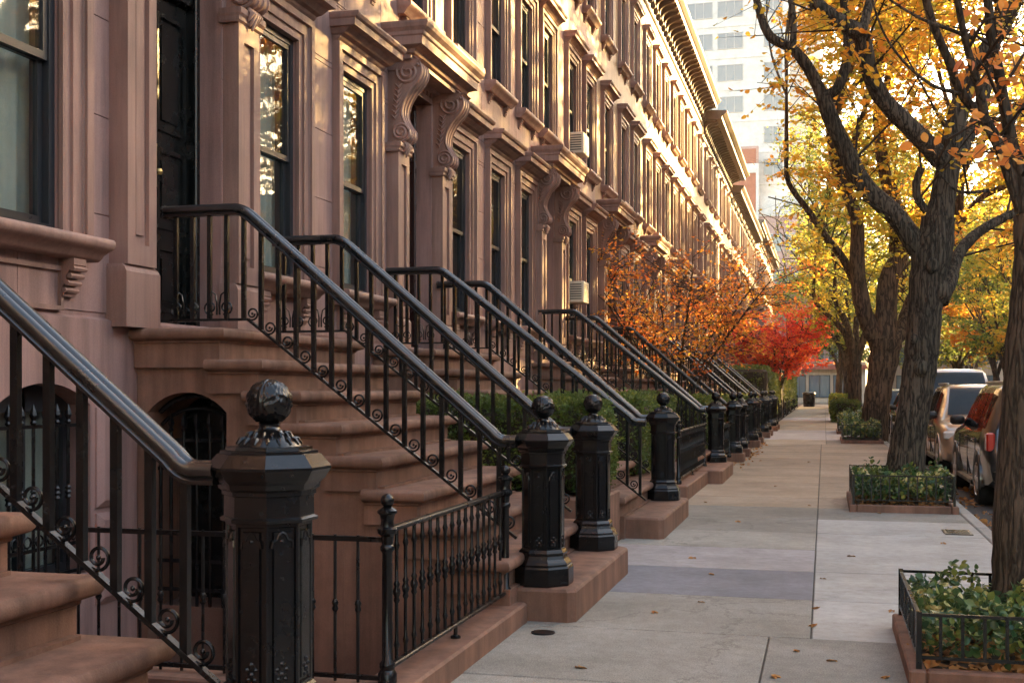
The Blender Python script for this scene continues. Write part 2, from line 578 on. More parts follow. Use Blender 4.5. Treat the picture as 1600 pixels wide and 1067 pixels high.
M['beige'] = stone_mat('beige_plaster', (0.48, 0.38, 0.28), 0.12, 0.8, 0.2)
M['tyre'] = paint_mat('tyre_rubber', (0.012, 0.012, 0.012), 0.8, 0.3, 0.2)
M['rim'] = paint_mat('alloy_rim', (0.45, 0.44, 0.43), 0.3, 0.5, 0, 0, 0.9)
M['plastic'] = paint_mat('black_plastic', (0.015, 0.015, 0.016), 0.5, 0.4, 0)
M['chrome'] = paint_mat('chrome_trim', (0.65, 0.64, 0.62), 0.15, 0.5, 0, 0, 1.0)
M['acwhite'] = paint_mat('cream_plastic', (0.62, 0.58, 0.46), 0.5, 0.4, 0)
M['lamp_red'] = paint_mat('red_lamp_plastic', (0.38, 0.015, 0.008), 0.15, 0.6, 0)
M['lamp_orange'] = paint_mat('orange_lamp_plastic', (0.75, 0.20, 0.02), 0.15, 0.6, 0)
M['lamp_clear'] = paint_mat('clear_lamp_plastic', (0.55, 0.52, 0.48), 0.1, 0.7, 0)



# ================================================================== SETTING
FX = -4.7          # facade plane


def structure(name, mb, mat, parent=None, label=None, cat=None):
    o = mb.build(name, mat, parent)
    o['kind'] = 'structure'
    if label:
        o['label'] = label
    if cat:
        o['category'] = cat
    return o


gb = MB()
gb.quad((-900, -900, -0.62), (900, -900, -0.62), (900, 1500, -0.62), (-900, 1500, -0.62))
structure('ground', gb, M['earth'], label='bare ground far beyond the street', cat='ground')
rb = MB()
rb.box(1.70, 11.9, -46, 116, -0.61, -0.14)
structure('road', rb, M['asphalt'], label='dark asphalt road beside the kerb and parked cars', cat='road')
rb = MB()
rb.box(-90, 90, 116.002, 126, -0.61, -0.136)
structure('cross_street', rb, M['asphalt'], label='asphalt cross street at the far end of the block', cat='road')
sb = MB()
sb.box(-2.05, 1.605, -46, 116, -0.61, -0.012)
sidewalk = structure('sidewalk', sb, M['joint'], label='long sidewalk of concrete and bluestone slabs beside the stoops', cat='sidewalk')
ab = MB()
ab.box(-5.0, -2.055, 7.55, 116, -0.61, -0.004)
ab.box(-5.0, -2.055, -46, 7.545, -0.61, -0.42)
structure('front_yard_paving', ab, M['areaway'], label='brown paving of the front yards under stoops and hedges', cat='paving')
ob = MB()
ob.box(11.9, 19.2, -46, 116, -0.61, 0.0)
structure('far_sidewalk', ob, M['conc'], label='grey sidewalk along the other side of the street', cat='sidewalk')
eb = MB()
eb.box(-90, 90, 126, 131, -0.61, 0.0)
structure('end_sidewalk', eb, M['warmconc'], label='pale sidewalk across the street at the block end', cat='sidewalk')

rng = random.Random(4)
# ---- slabs
slab_cache = {}


def slab(x0, x1, y0, y1, mat, top=0.0):
    g = 0.005
    w, l = round(x1 - x0 - 2 * g, 3), round(y1 - y0 - 2 * g, 3)
    key = (w, l, mat)
    if key not in slab_cache:
        b = MB()
        b.bbox(-w / 2, w / 2, -l / 2, l / 2, -0.05, 0.0, 0.006)
        slab_cache[key] = b.mesh('paving_slab', M[mat])
    o = put('paving_slab', slab_cache[key], sidewalk, ((x0 + x1) / 2, (y0 + y1) / 2, top + rng.uniform(-0.002, 0.002)))
    o['kind'] = 'structure'
    return o


SEAM = -0.08
y = 8.89 - 1.37 * 10
i = -10
while y < 115:
    y1 = y + 1.37
    if y < 33:
        mt = 'conc'
        if i == 0:
            mt = 'bluestone'
        elif i == 1:
            mt = 'lilac'
        elif y > 15:
            mt = 'warmconc'
        if i < -1:
            slab(-2.0, -0.33, y, y1, 'conc')
            slab(-0.33, 1.6, y, y1, 'conc')
        elif i == -1:
            slab(-2.0, SEAM, y, y1, 'conc')
        else:
            slab(-2.0, SEAM, y, y1, mt)
        if i >= -1:
            slab(SEAM, 1.6, y, y1, 'conc_new' if y < 13.5 else ('conc' if y < 15 else 'warmconc'))
        y = y1
        i += 1
    else:
        y1 = y + 1.37 * 2
        mt = 'lilac' if 35 < y < 42 or 58 < y < 62 else 'warmconc'
        slab(-2.0, 0.05, y, min(y1, 115.9), mt)
        slab(0.05, 1.6, y, min(y1, 115.9), mt)
        y = y1
        i += 2
# ---- kerb
kb = MB()
kb.box(1.61, 1.695, -6, 116, -0.6, -0.03)
kerb = structure('kerb', kb, M['joint'], label='granite kerb along the sidewalk edge', cat='kerb')
kmesh = MB().bbox(-0.07, 0.07, -0.93, 0.93, -0.12, 0.0, 0.012).mesh('kerb_stone', M['kerb'])
for k in range(28):
    o = put('kerb_stone', kmesh, kerb, (1.672, -2 + k * 1.87, 0.005 + rng.uniform(-0.003, 0.003)))
    o['kind'] = 'structure'
kb = MB().box(1.603, 1.742, -2 + 27.5 * 1.87, 116, -0.15, 0.004)
structure('kerb_run', kb, M['kerb'], kerb)

# ================================================================== HOUSES
def catmull(pts, n=6):
    out = []
    P = [Vector(p) for p in pts]
    for k in range(len(P) - 1):
        p0, p1, p2, p3 = P[max(k - 1, 0)], P[k], P[k + 1], P[min(k + 2, len(P) - 1)]
        for i in range(n):
            t = i / n
            out.append(0.5 * ((2 * p1) + (-p0 + p2) * t + (2 * p0 - 5 * p1 + 4 * p2 - p3) * t * t + (-p0 + 3 * p1 - 3 * p2 + p3) * t ** 3))
    out.append(P[-1])
    return out


def spiral(cx, cz, r0, r1, turns, a0, n=22):
    return [(cx + (r0 + (r1 - r0) * t / n) * math.cos(a0 + 2 * math.pi * turns * t / n),
             cz + (r0 + (r1 - r0) * t / n) * math.sin(a0 + 2 * math.pi * turns * t / n)) for t in range(n + 1)]


WIN = {}


def window_meshes(kind):
    if kind in WIN:
        return WIN[kind]
    w, h, sw, proj = {'parlor': (0.78, 2.22, 0.23, 0.30), 'second': (0.78, 1.85, 0.20, 0.24), 'third': (0.76, 1.70, 0.18, 0.20),
                      'wide': (1.10, 2.22, 0.25, 0.30)}[kind]
    hw = w / 2
    d = {'w': w, 'h': h}
    # sash frame
    b = MB()
    x0, x1 = -0.13, -0.03
    b.box(x0, x1, -hw + 0.002, -hw + 0.06, 0.002, h - 0.002)
    b.box(x0, x1, hw - 0.06, hw - 0.002, 0.002, h - 0.002)
    b.box(x0, x1, -hw + 0.06, hw - 0.06, h - 0.06, h - 0.002)
    b.box(x0, x1, -hw + 0.06, hw - 0.06, 0.002, 0.06)
    m = h * 0.5
    for (za, zb, xa, xb) in ((m - 0.02, h - 0.06, -0.075, -0.04), (0.06, m + 0.02, -0.115, -0.08)):
        b.box(xa, xb, -hw + 0.06, -hw + 0.105, za, zb)
        b.box(xa, xb, hw - 0.105, hw - 0.06, za, zb)
        b.box(xa, xb, -hw + 0.105, hw - 0.105, zb - 0.045, zb)
        b.box(xa, xb, -hw + 0.105, hw - 0.105, za, za + 0.05)
    d['frame'] = b.mesh('window', M['sash'])
    d['pane_u'] = MB().box(-0.06, -0.056, -hw + 0.10, hw - 0.10, m + 0.02, h - 0.10).mesh('pane', M['glass'])
    d['pane_l'] = MB().box(-0.10, -0.096, -hw + 0.10, hw - 0.10, 0.10, m - 0.02).mesh('pane', M['glass'])
    # pleated curtain
    b = MB()
    n = 44
    pts = []
    for i in range(n + 1):
        t = i / n
        pts.append((-0.21 + 0.018 * math.sin(t * 46) + 0.01 * math.sin(t * 17), -hw + 0.02 + t * (w - 0.04)))
    rs = [[(p[0], p[1], z) for p in pts] for z in (0.04, h - 0.03)]
    b.rings(rs, closed=False, caps=False)
    d['curtain'] = b.mesh('curtain', M['curtain'], 60)
    # stepped architrave
    b = MB()
    steps = ((0.0, 0.30, 0.030), (0.30, 0.72, 0.052), (0.72, 1.0, 0.085))
    for a, c, p in steps:
        a *= sw
        c *= sw
        b.box(-0.01, p, -hw - c, -hw - a, 0.0, h + a)
        b.box(-0.01, p, hw + a, hw + c, 0.0, h + a)
        b.box(-0.01, p, -hw - c, hw + c, h + a, h + c)
    # small bead lines
    for sgn in (-1, 1):
        yy = sgn * (hw + 0.72 * sw)
        b.tube([(0.054, yy, 0), (0.054, yy, h + 0.72 * sw)], 0.012, 6)
    d['surround'] = b.mesh('surround', M['trim'])
    # hood lintel
    b = MB()
    zt = h + sw
    k = proj / 0.30
    y0, y1 = -hw - sw + 0.02, hw + sw - 0.02
    b.mould(-0.01, 0.0, y0, y1, [(0.06, zt + 0.002), (0.09, zt + 0.03 * k), (0.10, zt + 0.05 * k), (0.145 * k + 0.0, zt + 0.065 * k), (0.19 * k, zt + 0.10 * k),
                                 (0.205 * k, zt + 0.115 * k), (0.27 * k, zt + 0.125 * k), (0.275 * k, zt + 0.19 * k), (0.30 * k, zt + 0.205 * k), (0.315 * k, zt + 0.235 * k),
                                 (0.315 * k, zt + 0.255 * k), (0.10, zt + 0.285 * k)], 0.32)
    d['lintel'] = b.mesh('lintel', M['trim'])
    # sill with brackets
    b = MB()
    so = 0.20 if kind in ('parlor', 'wide') else 0.17
    b.mould(-0.2, 0.0, -hw - sw + 0.0, hw + sw - 0.0, [(so * 0.5, -0.15), (so * 0.62, -0.13), (so * 0.68, -0.11), (so * 0.86, -0.085), (so, -0.07), (so * 1.06, -0.05), (so * 1.06, -0.02), (so, -0.005), (so * 0.9, 0.0)], 0.25)
    d['sill'] = b.mesh('sill', M['trim'], 40)
    b = MB()
    prof = [(0.0, 0.0), (0.05, 0.0), (0.06, 0.03), (0.045, 0.06), (0.075, 0.10), (0.07, 0.13), (0.10, 0.17), (0.13, 0.20), (0.13, 0.24), (0.0, 0.24)]
    kk = 1.0 if kind in ('parlor', 'wide') else 0.62
    d['by'] = hw + 0.05
    for yy in (0.0,):
        b.rings([[(-0.01 + px * kk, yy + s * 0.065 * kk, -0.39 + 0.24 * (1 - kk) + pz * kk) for px, pz in prof] for s in (-1, 1)])
        for q in range(4):
            b.tube([(0.05 * kk + 0.02 * q * kk, yy - 0.07 * kk, -0.35 + 0.24 * (1 - kk) + 0.045 * q * kk), (0.05 * kk + 0.02 * q * kk, yy + 0.07 * kk, -0.35 + 0.24 * (1 - kk) + 0.045 * q * kk)], 0.018 * kk, 6)
    d['bracket'] = b.mesh('sill_bracket', M['trim'])
    # everything in one (far houses)
    fb = MB()
    for key in ('surround', 'lintel', 'sill'):
        me = d[key]
        fb.add([v.co for v in me.vertices], [tuple(p.vertices) for p in me.polygons])
    d['stonework'] = fb.mesh('surround', M['trim'])
    WIN[kind] = d
    return d


def add_window(house, kind, yc, z0, level=2, curtain=False):
    d = window_meshes(kind)
    loc = (FX, yc, z0)
    wn_ = put('window', d['frame'], house, loc)
    if level == 2:
        put('pane', d['pane_u'], wn_, loc)
        put('pane', d['pane_l'], wn_, loc)
        put('surround', d['surround'], wn_, loc)
        put('lintel', d['lintel'], wn_, loc)
        put('sill', d['sill'], wn_, loc)
        for s_ in (-1, 1):
            put('sill_bracket', d['bracket'], wn_, (FX, yc + s_ * d['by'], z0))
    else:
        put('pane', d['pane_u'], wn_, loc)
        put('pane', d['pane_l'], wn_, loc)
        put('surround', d['stonework'], wn_, loc)
    if curtain:
        put('curtain', d['curtain'], wn_, loc)
    return (yc - d['w'] / 2, yc + d['w'] / 2, z0, z0 + d['h'])


DOOR = {}
PL = 1.94       # parlour floor
DH = 0.60       # half door opening


def door_meshes():
    if DOOR:
        return DOOR
    # pilaster, local: origin at facade, centre of pilaster, z=0 at landing
    b = MB()
    hw = 0.18
    b.mould(-0.01, 0.0, -hw, hw, [(0.16, 0.004), (0.16, 0.33), (0.145, 0.355), (0.12, 0.375)], 0.2)
    b.box(-0.01, 0.118, -hw, hw, 0.375, 2.2)
    # raised rim round a sunk panel on the front
    for (ya, yb, za, zb) in ((-hw + 0.0, -0.085, 0.375, 2.2), (0.085, hw, 0.375, 2.2), (-0.085, 0.085, 0.375, 0.5), (-0.085, 0.085, 2.08, 2.2)):
        b.box(0.118, 0.15, ya, yb, za, zb)
    b.box(0.118, 0.132, -0.05, 0.05, 0.56, 2.02)
    b.mould(-0.01, 0.0, -hw, hw, [(0.15, 2.2), (0.17, 2.215), (0.17, 2.24), (0.19, 2.26), (0.19, 2.30), (0.15, 2.302)], 0.2)
    DOOR['pilaster'] = b.mesh('pilaster', M['trim'])
    # scroll console
    prof = catmull([(0.0, 0, 0.0), (0.12, 0, 0.0), (0.235, 0, 0.045), (0.255, 0, 0.13), (0.20, 0, 0.225), (0.165, 0, 0.32), (0.185, 0, 0.44), (0.26, 0, 0.57),
                    (0.36, 0, 0.68), (0.40, 0, 0.79), (0.36, 0, 0.90), (0.27, 0, 0.95), (0.0, 0, 0.95)], 4)
    b = MB()
    for ww, ins in ((0.125, 0.0),):
        b.rings([[(p.x, s * ww, p.z) for p in prof] for s in (-1, 1)])
    # edge bead along the front curve
    front = [p for p in prof if p.x > 0.1]
    for s in (-0.125, -0.04, 0.04, 0.125):
        b.tube([(p.x, s, p.z) for p in front], 0.013, 5)
    for s in (-1, 1):
        yy = s * 0.13
        for (cx, cz, r0, t, a0) in ((0.235, 0.775, 0.15, 2.3, 0.4), (0.155, 0.115, 0.095, 2.0, 0.2)):
            b.tube([(px, yy, pz) for px, pz in spiral(cx, cz, r0, 0.02, t, a0, 34)], 0.019, 6)
            b.lathe(cx, 0, [(0.035, -0.01), (0.035, 0.01)], 8)if False else None
        # leaf relief on the flank
        for q in range(7):
            t = q / 6
            cx, cz = 0.10 + 0.05 * t, 0.26 + 0.34 * t
            b.tube([(cx - 0.055, yy, cz + 0.05), (cx - 0.01, yy + s * 0.008, cz + 0.01), (cx + 0.03, yy, cz + 0.06)], [0.008, 0.018, 0.006], 5)
    DOOR['console'] = b.mesh('console', M['trim'], 50)
    # leaf drop under console
    b = MB()
    for q in range(5):
        yy = -0.07 + q * 0.035
        b.tube([(0.17, yy, 0.0), (0.21, yy, -0.05), (0.175, yy, -0.11 - 0.03 * (2 - abs(q - 2)))], [0.025, 0.03, 0.008], 6)
    DOOR['leaf_drop'] = b.mesh('leaf_drop', M['trim'], 60)
    # hood over the door
    b = MB()
    b.mould(-0.01, 0.0, -0.86, 0.86, [(0.10, -0.02), (0.12, 0.0)], 1.0)
    b.mould(-0.01, 0.0, -0.80, 0.80, [(0.30, 0.002), (0.30, 0.05), (0.34, 0.06), (0.36, 0.10), (0.40, 0.115), (0.46, 0.13), (0.465, 0.22), (0.485, 0.235), (0.49, 0.27), (0.53, 0.31), (0.545, 0.35), (0.545, 0.375), (0.30, 0.41)], 0.62)
    for s in (-1, 1):
        b.mould(-0.01, 0.0, s * 0.79 - 0.10, s * 0.79 + 0.10, [(0.30, -0.10), (0.33, -0.07), (0.36, -0.03), (0.42, 0.001)], 0.14)
    DOOR['hood'] = b.mesh('hood', M['trim'])
    # frieze between consoles with dentils
    b = MB()
    b.box(-0.35, 0.02, -DH, DH, 3.08, 3.30)
    for q in range(9):
        yy = -0.5 + q * 0.125
        b.box(0.02, 0.05, yy - 0.03, yy + 0.03, 3.14, 3.24)
    DOOR['frieze'] = b.mesh('frieze', M['trim'])
    # door leaves
    for nm, mt in (('leaf', 'door'), ('leaf_red', 'door_red')):
        b = MB()
        b.box(-0.50, -0.45, 0.004, DH - 0.06, 0.03, 2.36)
        for (za, zb) in ((0.16, 0.62), (0.74, 1.30), (1.42, 2.24)):
            for (ya, yb, zc, zd) in ((0.07, 0.10, za, zb), (DH - 0.16, DH - 0.13, za, zb), (0.10, DH - 0.16, za, za + 0.03), (0.10, DH - 0.16, zb - 0.03, zb)):
                b.box(-0.45, -0.425, ya, yb, zc, zd)
            b.box(-0.45, -0.435, 0.15, DH - 0.21, za + 0.08, zb - 0.08)
        DOOR[nm] = b.mesh('door_leaf', M[mt])
        bm_ = MB()
        bm_.add([(v[0], -v[1], v[2]) for v in b.v], [tuple(reversed(f)) for f in b.f])
        DOOR[nm + '_mirror'] = bm_.mesh('door_leaf', M[mt])
        b = MB()
        for s in (-1, 1):
            b.box(-0.52, -0.36, s * DH - 0.03 - 0.028 * s, s * DH + 0.03 - 0.032 * s, 0.0, 3.075)
            for q in range(3):
                b.tube([(-0.36, s * (DH - 0.062 - 0.0), 0.1 + q * 0.0), (-0.36, s * (DH - 0.062), 3.0)], 0.014, 6) if q == 0 else None
        b.box(-0.50, -0.38, -DH + 0.06, DH - 0.06, 2.38, 2.47)
        b.box(-0.50, -0.40, -DH + 0.06, DH - 0.06, 3.0, 3.075)
        for s in (-1, 0, 1):
            b.box(-0.46, -0.43, s * 0.26 - 0.012, s * 0.26 + 0.012, 2.47, 3.0)
        DOOR[nm + '_frame'] = b.mesh('door_frame', M[mt])
    DOOR['transom'] = MB().box(-0.455, -0.45, -DH + 0.06, DH - 0.06, 2.472, 2.998).mesh('transom_pane', M['glass'])
    b = MB()
    b.box(-0.449, -0.43, 0.03, 0.075, 1.02, 1.32)
    b.lathe(-0.40, 0.052, [(0.02, 1.1), (0.03, 1.12), (0.02, 1.14)], 10)
    DOOR['handle'] = b.mesh('door_handle', M['brass'])
    b = MB()
    b.bbox(-0.424, -0.416, -0.16, -0.10, 1.22, 1.46, 0.003)
    b.box(-0.4165, -0.4135, -0.145, -0.115, 1.26, 1.42)
    DOOR['plate'] = b.mesh('letter_plate', M['steel'])
    return DOOR


def add_door(house, yc, red=False, detail=True, dz=0.0):
    D = door_meshes()
    nm = 'leaf_red' if red else 'leaf'
    loc = (FX + 0.17, yc, PL)
    kz = (3.075 + dz) / 3.075

    def z_scaled(o, k):
        o.scale = (1, 1, k)
        return o
    dr = z_scaled(put('door', D[nm + '_frame'], house, loc), kz)
    WL[dr.name] = Vector(loc)
    for key in (nm, nm + '_mirror'):
        put('door_leaf', D[key], dr, loc)
    put('transom_pane', D['transom'], dr, loc)
    if detail:
        put('door_handle', D['handle'], dr, loc)
        put('letter_plate', D['plate'], dr, loc)
    sr = put('door_hood', D['hood'], house, (FX, yc, 5.15 + dz))
    for s in (-1, 1):
        z_scaled(put('pilaster', D['pilaster'], house, (FX, yc + s * 0.79, PL)), (2.30 + dz) / 2.30)
        put('console', D['console'], sr, (FX, yc + s * 0.79, 4.25 + dz))
        put('leaf_drop', D['leaf_drop'], sr, (FX, yc + s * 0.79, 4.27 + dz))
    put('frieze', D['frieze'], sr, (FX, yc, PL + dz))
    return (yc - DH, yc + DH, PL, 5.02 + dz)


def wall_mesh(y0, y1, z0, z1, openings, x, depth=0.9):
    b = MB()
    ys = sorted({y0, y1} | {v for o in openings for v in o[:2] if y0 < v < y1})
    zs = sorted({z0, z1} | {v for o in openings for v in o[2:4] if z0 < v < z1})
    for a, c in zip(ys, ys[1:]):
        for e, g in zip(zs, zs[1:]):
            my, mz = (a + c) / 2, (e + g) / 2
            if any(o[0] < my < o[1] and o[2] < mz < o[3] for o in openings):
                continue
            b.quad((x, a, e), (x, c, e), (x, c, g), (x, a, g))
    for o in openings:
        a, c, e, g = o[:4]
        X = x - depth
        b.quad((x, a, e), (X, a, e), (X, a, g), (x, a, g))
        b.quad((x, c, e), (X, c, e), (X, c, g), (x, c, g))
        b.quad((x, a, e), (X, a, e), (X, c, e), (x, c, e))
        b.quad((x, a, g), (X, a, g), (X, c, g), (x, c, g))
    return b


BLOCKS = {}


def stone_blocks(wall, y0, y1, z0, z1, openings, x, mat, course=0.66, seed=0):
    rr = random.Random(seed)
    zs = [z0]
    while zs[-1] + course < z1:
        zs.append(zs[-1] + course)
    zs.append(z1)
    cuts = sorted(set(zs) | {v for o in openings for v in o[2:4] if z0 < v < z1})
    cuts = [c for k, c in enumerate(cuts) if k == 0 or c - cuts[k - 1] > 0.02]
    for za, zb in zip(cuts, cuts[1:]):
        segs = [(y0, y1)]
        for o in openings:
            if o[2] < (za + zb) / 2 < o[3]:
                new = []
                for a, c in segs:
                    if o[1] <= a or o[0] >= c:
                        new.append((a, c))
                    else:
                        if o[0] - a > 0.03:
                            new.append((a, o[0]))
                        if c - o[1] > 0.03:
                            new.append((o[1], c))
                segs = new
        for a, c in segs:
            n = max(1, round((c - a) / 1.05))
            for q in range(n):
                ya, yb = a + (c - a) * q / n, a + (c - a) * (q + 1) / n
                g = 0.0025
                w, h = round(yb - ya - 2 * g, 3), round(zb - za - 2 * g, 3)
                if w < 0.02 or h < 0.02:
                    continue
                key = (w, h, mat)
                if key not in BLOCKS:
                    BLOCKS[key] = MB().bbox(-0.012, 0.006, -w / 2, w / 2, -h / 2, h / 2, 0.003).mesh('stone_block', M[mat])
                put('stone_block', BLOCKS[key], wall, (x, (ya + yb) / 2, (za + zb) / 2))


CORN = {}


def add_cornice(house, y0, y1, zb, brackets=True, mat='cornice', proj=0.72, first=False, last=False):
    b = MB()
    p = proj
    ysc = 0.0
    prof = [(0.03, zb), (0.06, zb + 0.04), (0.06, zb + 0.10), (0.03, zb + 0.11), (0.03, zb + 0.62), (0.10, zb + 0.64), (0.12, zb + 0.70), (p * 0.78, zb + 0.715), (p * 0.80, zb + 0.83),
            (p * 0.86, zb + 0.86), (p * 0.97, zb + 0.95), (p, zb + 0.99), (p, zb + 1.03), (0.1, zb + 1.10)]
    b.mould(FX - 0.3, FX, y0 + 0.004, y1 - 0.004, prof, 0.0)
    if last:
        b.mould(FX - 0.3, FX, y1 - 0.25, y1 - 0.0, [(o_, z_ + 0.001) for o_, z_ in prof], 0.25)
    c = b.build('cornice', M[mat], house)
    if brackets:
        if mat not in CORN:
            bb = MB()
            pr = catmull([(0.0, 0, 0.0), (0.08, 0, 0.0), (0.13, 0, 0.06), (0.10, 0, 0.18), (0.14, 0, 0.32), (0.30, 0, 0.42), (0.46, 0, 0.46), (0.50, 0, 0.54), (0.0, 0, 0.54)], 3)
            bb.rings([[(q.x, s * 0.055, q.z) for q in pr] for s in (-1, 1)])
            CORN[mat] = bb.mesh('cornice_bracket', M[mat])
        n = max(2, int((y1 - y0) / 0.52))
        for q in range(n):
            put('cornice_bracket', CORN[mat], c, (FX + 0.03, y0 + (q + 0.5) * (y1 - y0) / n, zb + 0.17))
    return c


def arch_pts(u0, u1, zs, zc, n=12):
    """arc from (u0,zs) over crown zc to (u1,zs)"""
    w = (u1 - u0) / 2
    r = (w * w + (zc - zs) ** 2) / (2 * (zc - zs))
    cz = zc - r
    a0 = math.asin(w / r)
    return [((u0 + u1) / 2 + r * math.sin(-a0 + 2 * a0 * i / n), cz + r * math.cos(-a0 + 2 * a0 * i / n)) for i in range(n + 1)]


def spear(b, x, y, z, s=1.0, yz=True):
    """little cast iron fleur spear head on a bar"""
    b.lathe(x, y, [(0.012 * s, 0), (0.022 * s, 0.015 * s), (0.012 * s, 0.03 * s), (0.026 * s, 0.06 * s), (0.02 * s, 0.085 * s), (0.002, 0.13 * s)], 6, 0, z)


HOUSES = []


def house(name, label, y0, y1, bays, door_i=0, mat='facade', level=2, top=11.95, curtains=(), blocks=False, red=False, first=False, last=False, wide=None, near=True,
          seed=1, basement=(), door_dz=0.0, proj=0.72):
    root = empty(name, (FX - 5, (y0 + y1) / 2, 0), label, 'house', 'brownstone row houses along the block')
    ops = []
    for k, yc in enumerate(bays):
        if k == door_i:
            ops.append(add_door(root, yc, red, level == 2, door_dz))
        else:
            kd = 'wide' if wide == k else 'parlor'
            ops.append(add_window(root, kd, yc, 2.50, level, k in curtains))
        ops.append(add_window(root, 'second', yc, 5.93, level, (k + seed) % 3 == 0))
        ops.append(add_window(root, 'third', yc, 9.20, level, (k + seed) % 3 == 1))
    base = 1.98
    wb = wall_mesh(y0, y1, base, top, [o for o in ops], FX - (0.004 if blocks else 0))
    low_ops = list(basement)
    # lower wall stands 4 cm proud, openings with segmental arches
    lb = MB()
    lx = FX + 0.045
    ys = y0
    for (a, c, zs_, zc_, zbot) in low_ops:
        lb.quad((lx, ys, -0.5), (lx, a, -0.5), (lx, a, base), (lx, ys, base))
        lb.quad((lx, a, -0.5), (lx, c, -0.5), (lx, c, zbot), (lx, a, zbot))
        ap = arch_pts(a, c, zs_, zc_)
        for p, q in zip(ap, ap[1:]):
            lb.quad((lx, p[0], p[1]), (lx, q[0], q[1]), (lx, q[0], base), (lx, p[0], base))
            lb.quad((lx, p[0], p[1]), (lx, q[0], q[1]), (lx - 0.5, q[0], q[1]), (lx - 0.5, p[0], p[1]))
        for yy in (a, c):
            lb.quad((lx, yy, zbot), (lx - 0.5, yy, zbot), (lx - 0.5, yy, zs_), (lx, yy, zs_))
        lb.quad((lx, a, zbot), (lx, c, zbot), (lx - 0.5, c, zbot), (lx - 0.5, a, zbot))
        ys = c
    lb.quad((lx, ys, -0.5), (lx, y1, -0.5), (lx, y1, base), (lx, ys, base))
    lb.quad((lx, y0, base), (lx, y1, base), (FX - 0.02, y1, base + 0.03), (FX - 0.02, y0, base + 0.03))
    wb.add(lb.v, lb.f)
    # body behind: roof, back, sides
    wb.quad((FX - 0.004, y0, top), (FX - 0.004, y1, top), (FX - 11, y1, top), (FX - 11, y0, top))
    wb.quad((FX - 11, y0, -0.1), (FX - 11, y1, -0.1), (FX - 11, y1, top), (FX - 11, y0, top))
    for yy in ((y0 + 0.003), (y1 - 0.003)):
        wb.quad((FX - 0.005, yy, -0.1), (FX - 11, yy, -0.1), (FX - 11, yy, top), (FX - 0.005, yy, top))
    wall = wb.build('wall', M[mat], root)
    # dark sheet behind the glass, the unlit rooms' shade put into its colour
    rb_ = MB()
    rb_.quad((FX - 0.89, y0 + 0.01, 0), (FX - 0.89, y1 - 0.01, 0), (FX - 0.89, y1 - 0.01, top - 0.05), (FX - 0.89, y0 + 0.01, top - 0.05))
    rb_.build('room_backing', M['room'], root)
    if blocks:
        stone_blocks(wall, y0, y1, base + 0.05, top, ops, FX, mat, 0.66, seed)
    add_cornice(root, y0, y1, top - 0.02, True, 'cornice', proj, first, last)
    HOUSES.append((root, wall, y0, y1))
    return root, wall


hz, wz = house('brownstone_house', 'nearest brownstone house, cropped by the left edge, with a wide parlour window', 0.6, 7.2, [2.6, 4.35, 6.06], 0,
               'facade', 2, 11.95, (2,), True, False, True, False, wide=2, seed=3, basement=[(5.95, 6.88, 1.42, 1.56, 0.32)])
ha, wa = house('brownstone_house', 'brownstone house with black double door and two tall curtained windows', 7.2, 12.28, [8.12, 9.74, 11.57], 0,
               'facade', 2, 11.95, (1, 2), True, seed=4, door_dz=0.34, basement=[(10.7, 11.6, 1.42, 1.56, 0.32)])
hb, wb2 = house('brownstone_house', 'brownstone house with scroll-bracketed hood over dark red door and three parlour windows', 12.28, 19.25, [13.42, 15.2, 17.05, 18.93 - 0.12], 0,
                'facade', 2, 11.95, (), True, True, seed=5)
hc, wc = house('brownstone_house', 'brownstone house with two window air conditioners and a bracketed door hood', 19.25, 24.95, [20.35, 22.45, 24.15], 0, 'facade', 2, 11.95, (1,), seed=6)
hd, wd = house('brownstone_house', 'brownstone house whose doorway stands behind the orange maple', 24.95, 31.3, [26.2, 28.4, 30.3], 0, 'facade2', 2, 11.95, (), seed=7)
house('brownstone_house', 'sunlit brownstone house, fifth doorway along the row', 31.3, 37.4, [32.45, 34.4, 36.35], 0, 'facade2', 2, 11.95, (), seed=8)
house('brownstone_house', 'sunlit brownstone house, sixth doorway along the row, above the first maple', 37.4, 43.4, [38.45, 40.4, 42.4], 0, 'facade2', 1, 11.95, (), seed=9)
house('brownstone_house', 'sunlit brownstone house where the long bracketed cornice ends', 43.4, 47.9, [44.5, 46.7], 0, 'facade2', 1, 11.95, (), seed=10, last=True)
house('brownstone_house', 'farther brownstone house starting the second, darker cornice', 47.9, 55.2, [49.3, 51.5, 53.7], 0, 'facade3', 1, 11.5, (), seed=11, proj=0.98)
house('brownstone_house', 'farther brownstone house ending the second cornice', 55.2, 62.4, [56.6, 58.8, 61.0], 0, 'facade3', 1, 11.5, (), seed=12, last=True, proj=0.98)
for k, (a, c) in enumerate(((62.4, 69.6), (69.6, 76.8), (76.8, 84.0))):
    house('brownstone_house', ['distant brownstone house just past the second cornice', 'distant brownstone house, middle of the three under the thin cornice',
                               'distant brownstone house at the end of the thin cornice'][k], a, c, [a + 1.4, a + 3.6, a + 5.8], 0, 'facade3', 1, 10.9, (), seed=13 + k, last=(k == 2))
for k, (a, c) in enumerate(((84.0, 94.5), (94.5, 105.0), (105.0, 115.0))):
    house('brownstone_house', ['very distant tan house where the last cornice begins', 'very distant tan house under the middle of the last cornice',
                               'last tan house before the cross street'][k], a, c, [a + 1.5, a + 4.0, a + 6.5, a + 9.0], 0, 'facade2', 1, 12.1, (), seed=16 + k, last=(k == 2))

# party pilaster strips between near houses
for (hh, yy) in ((ha, 12.28),):
    pass

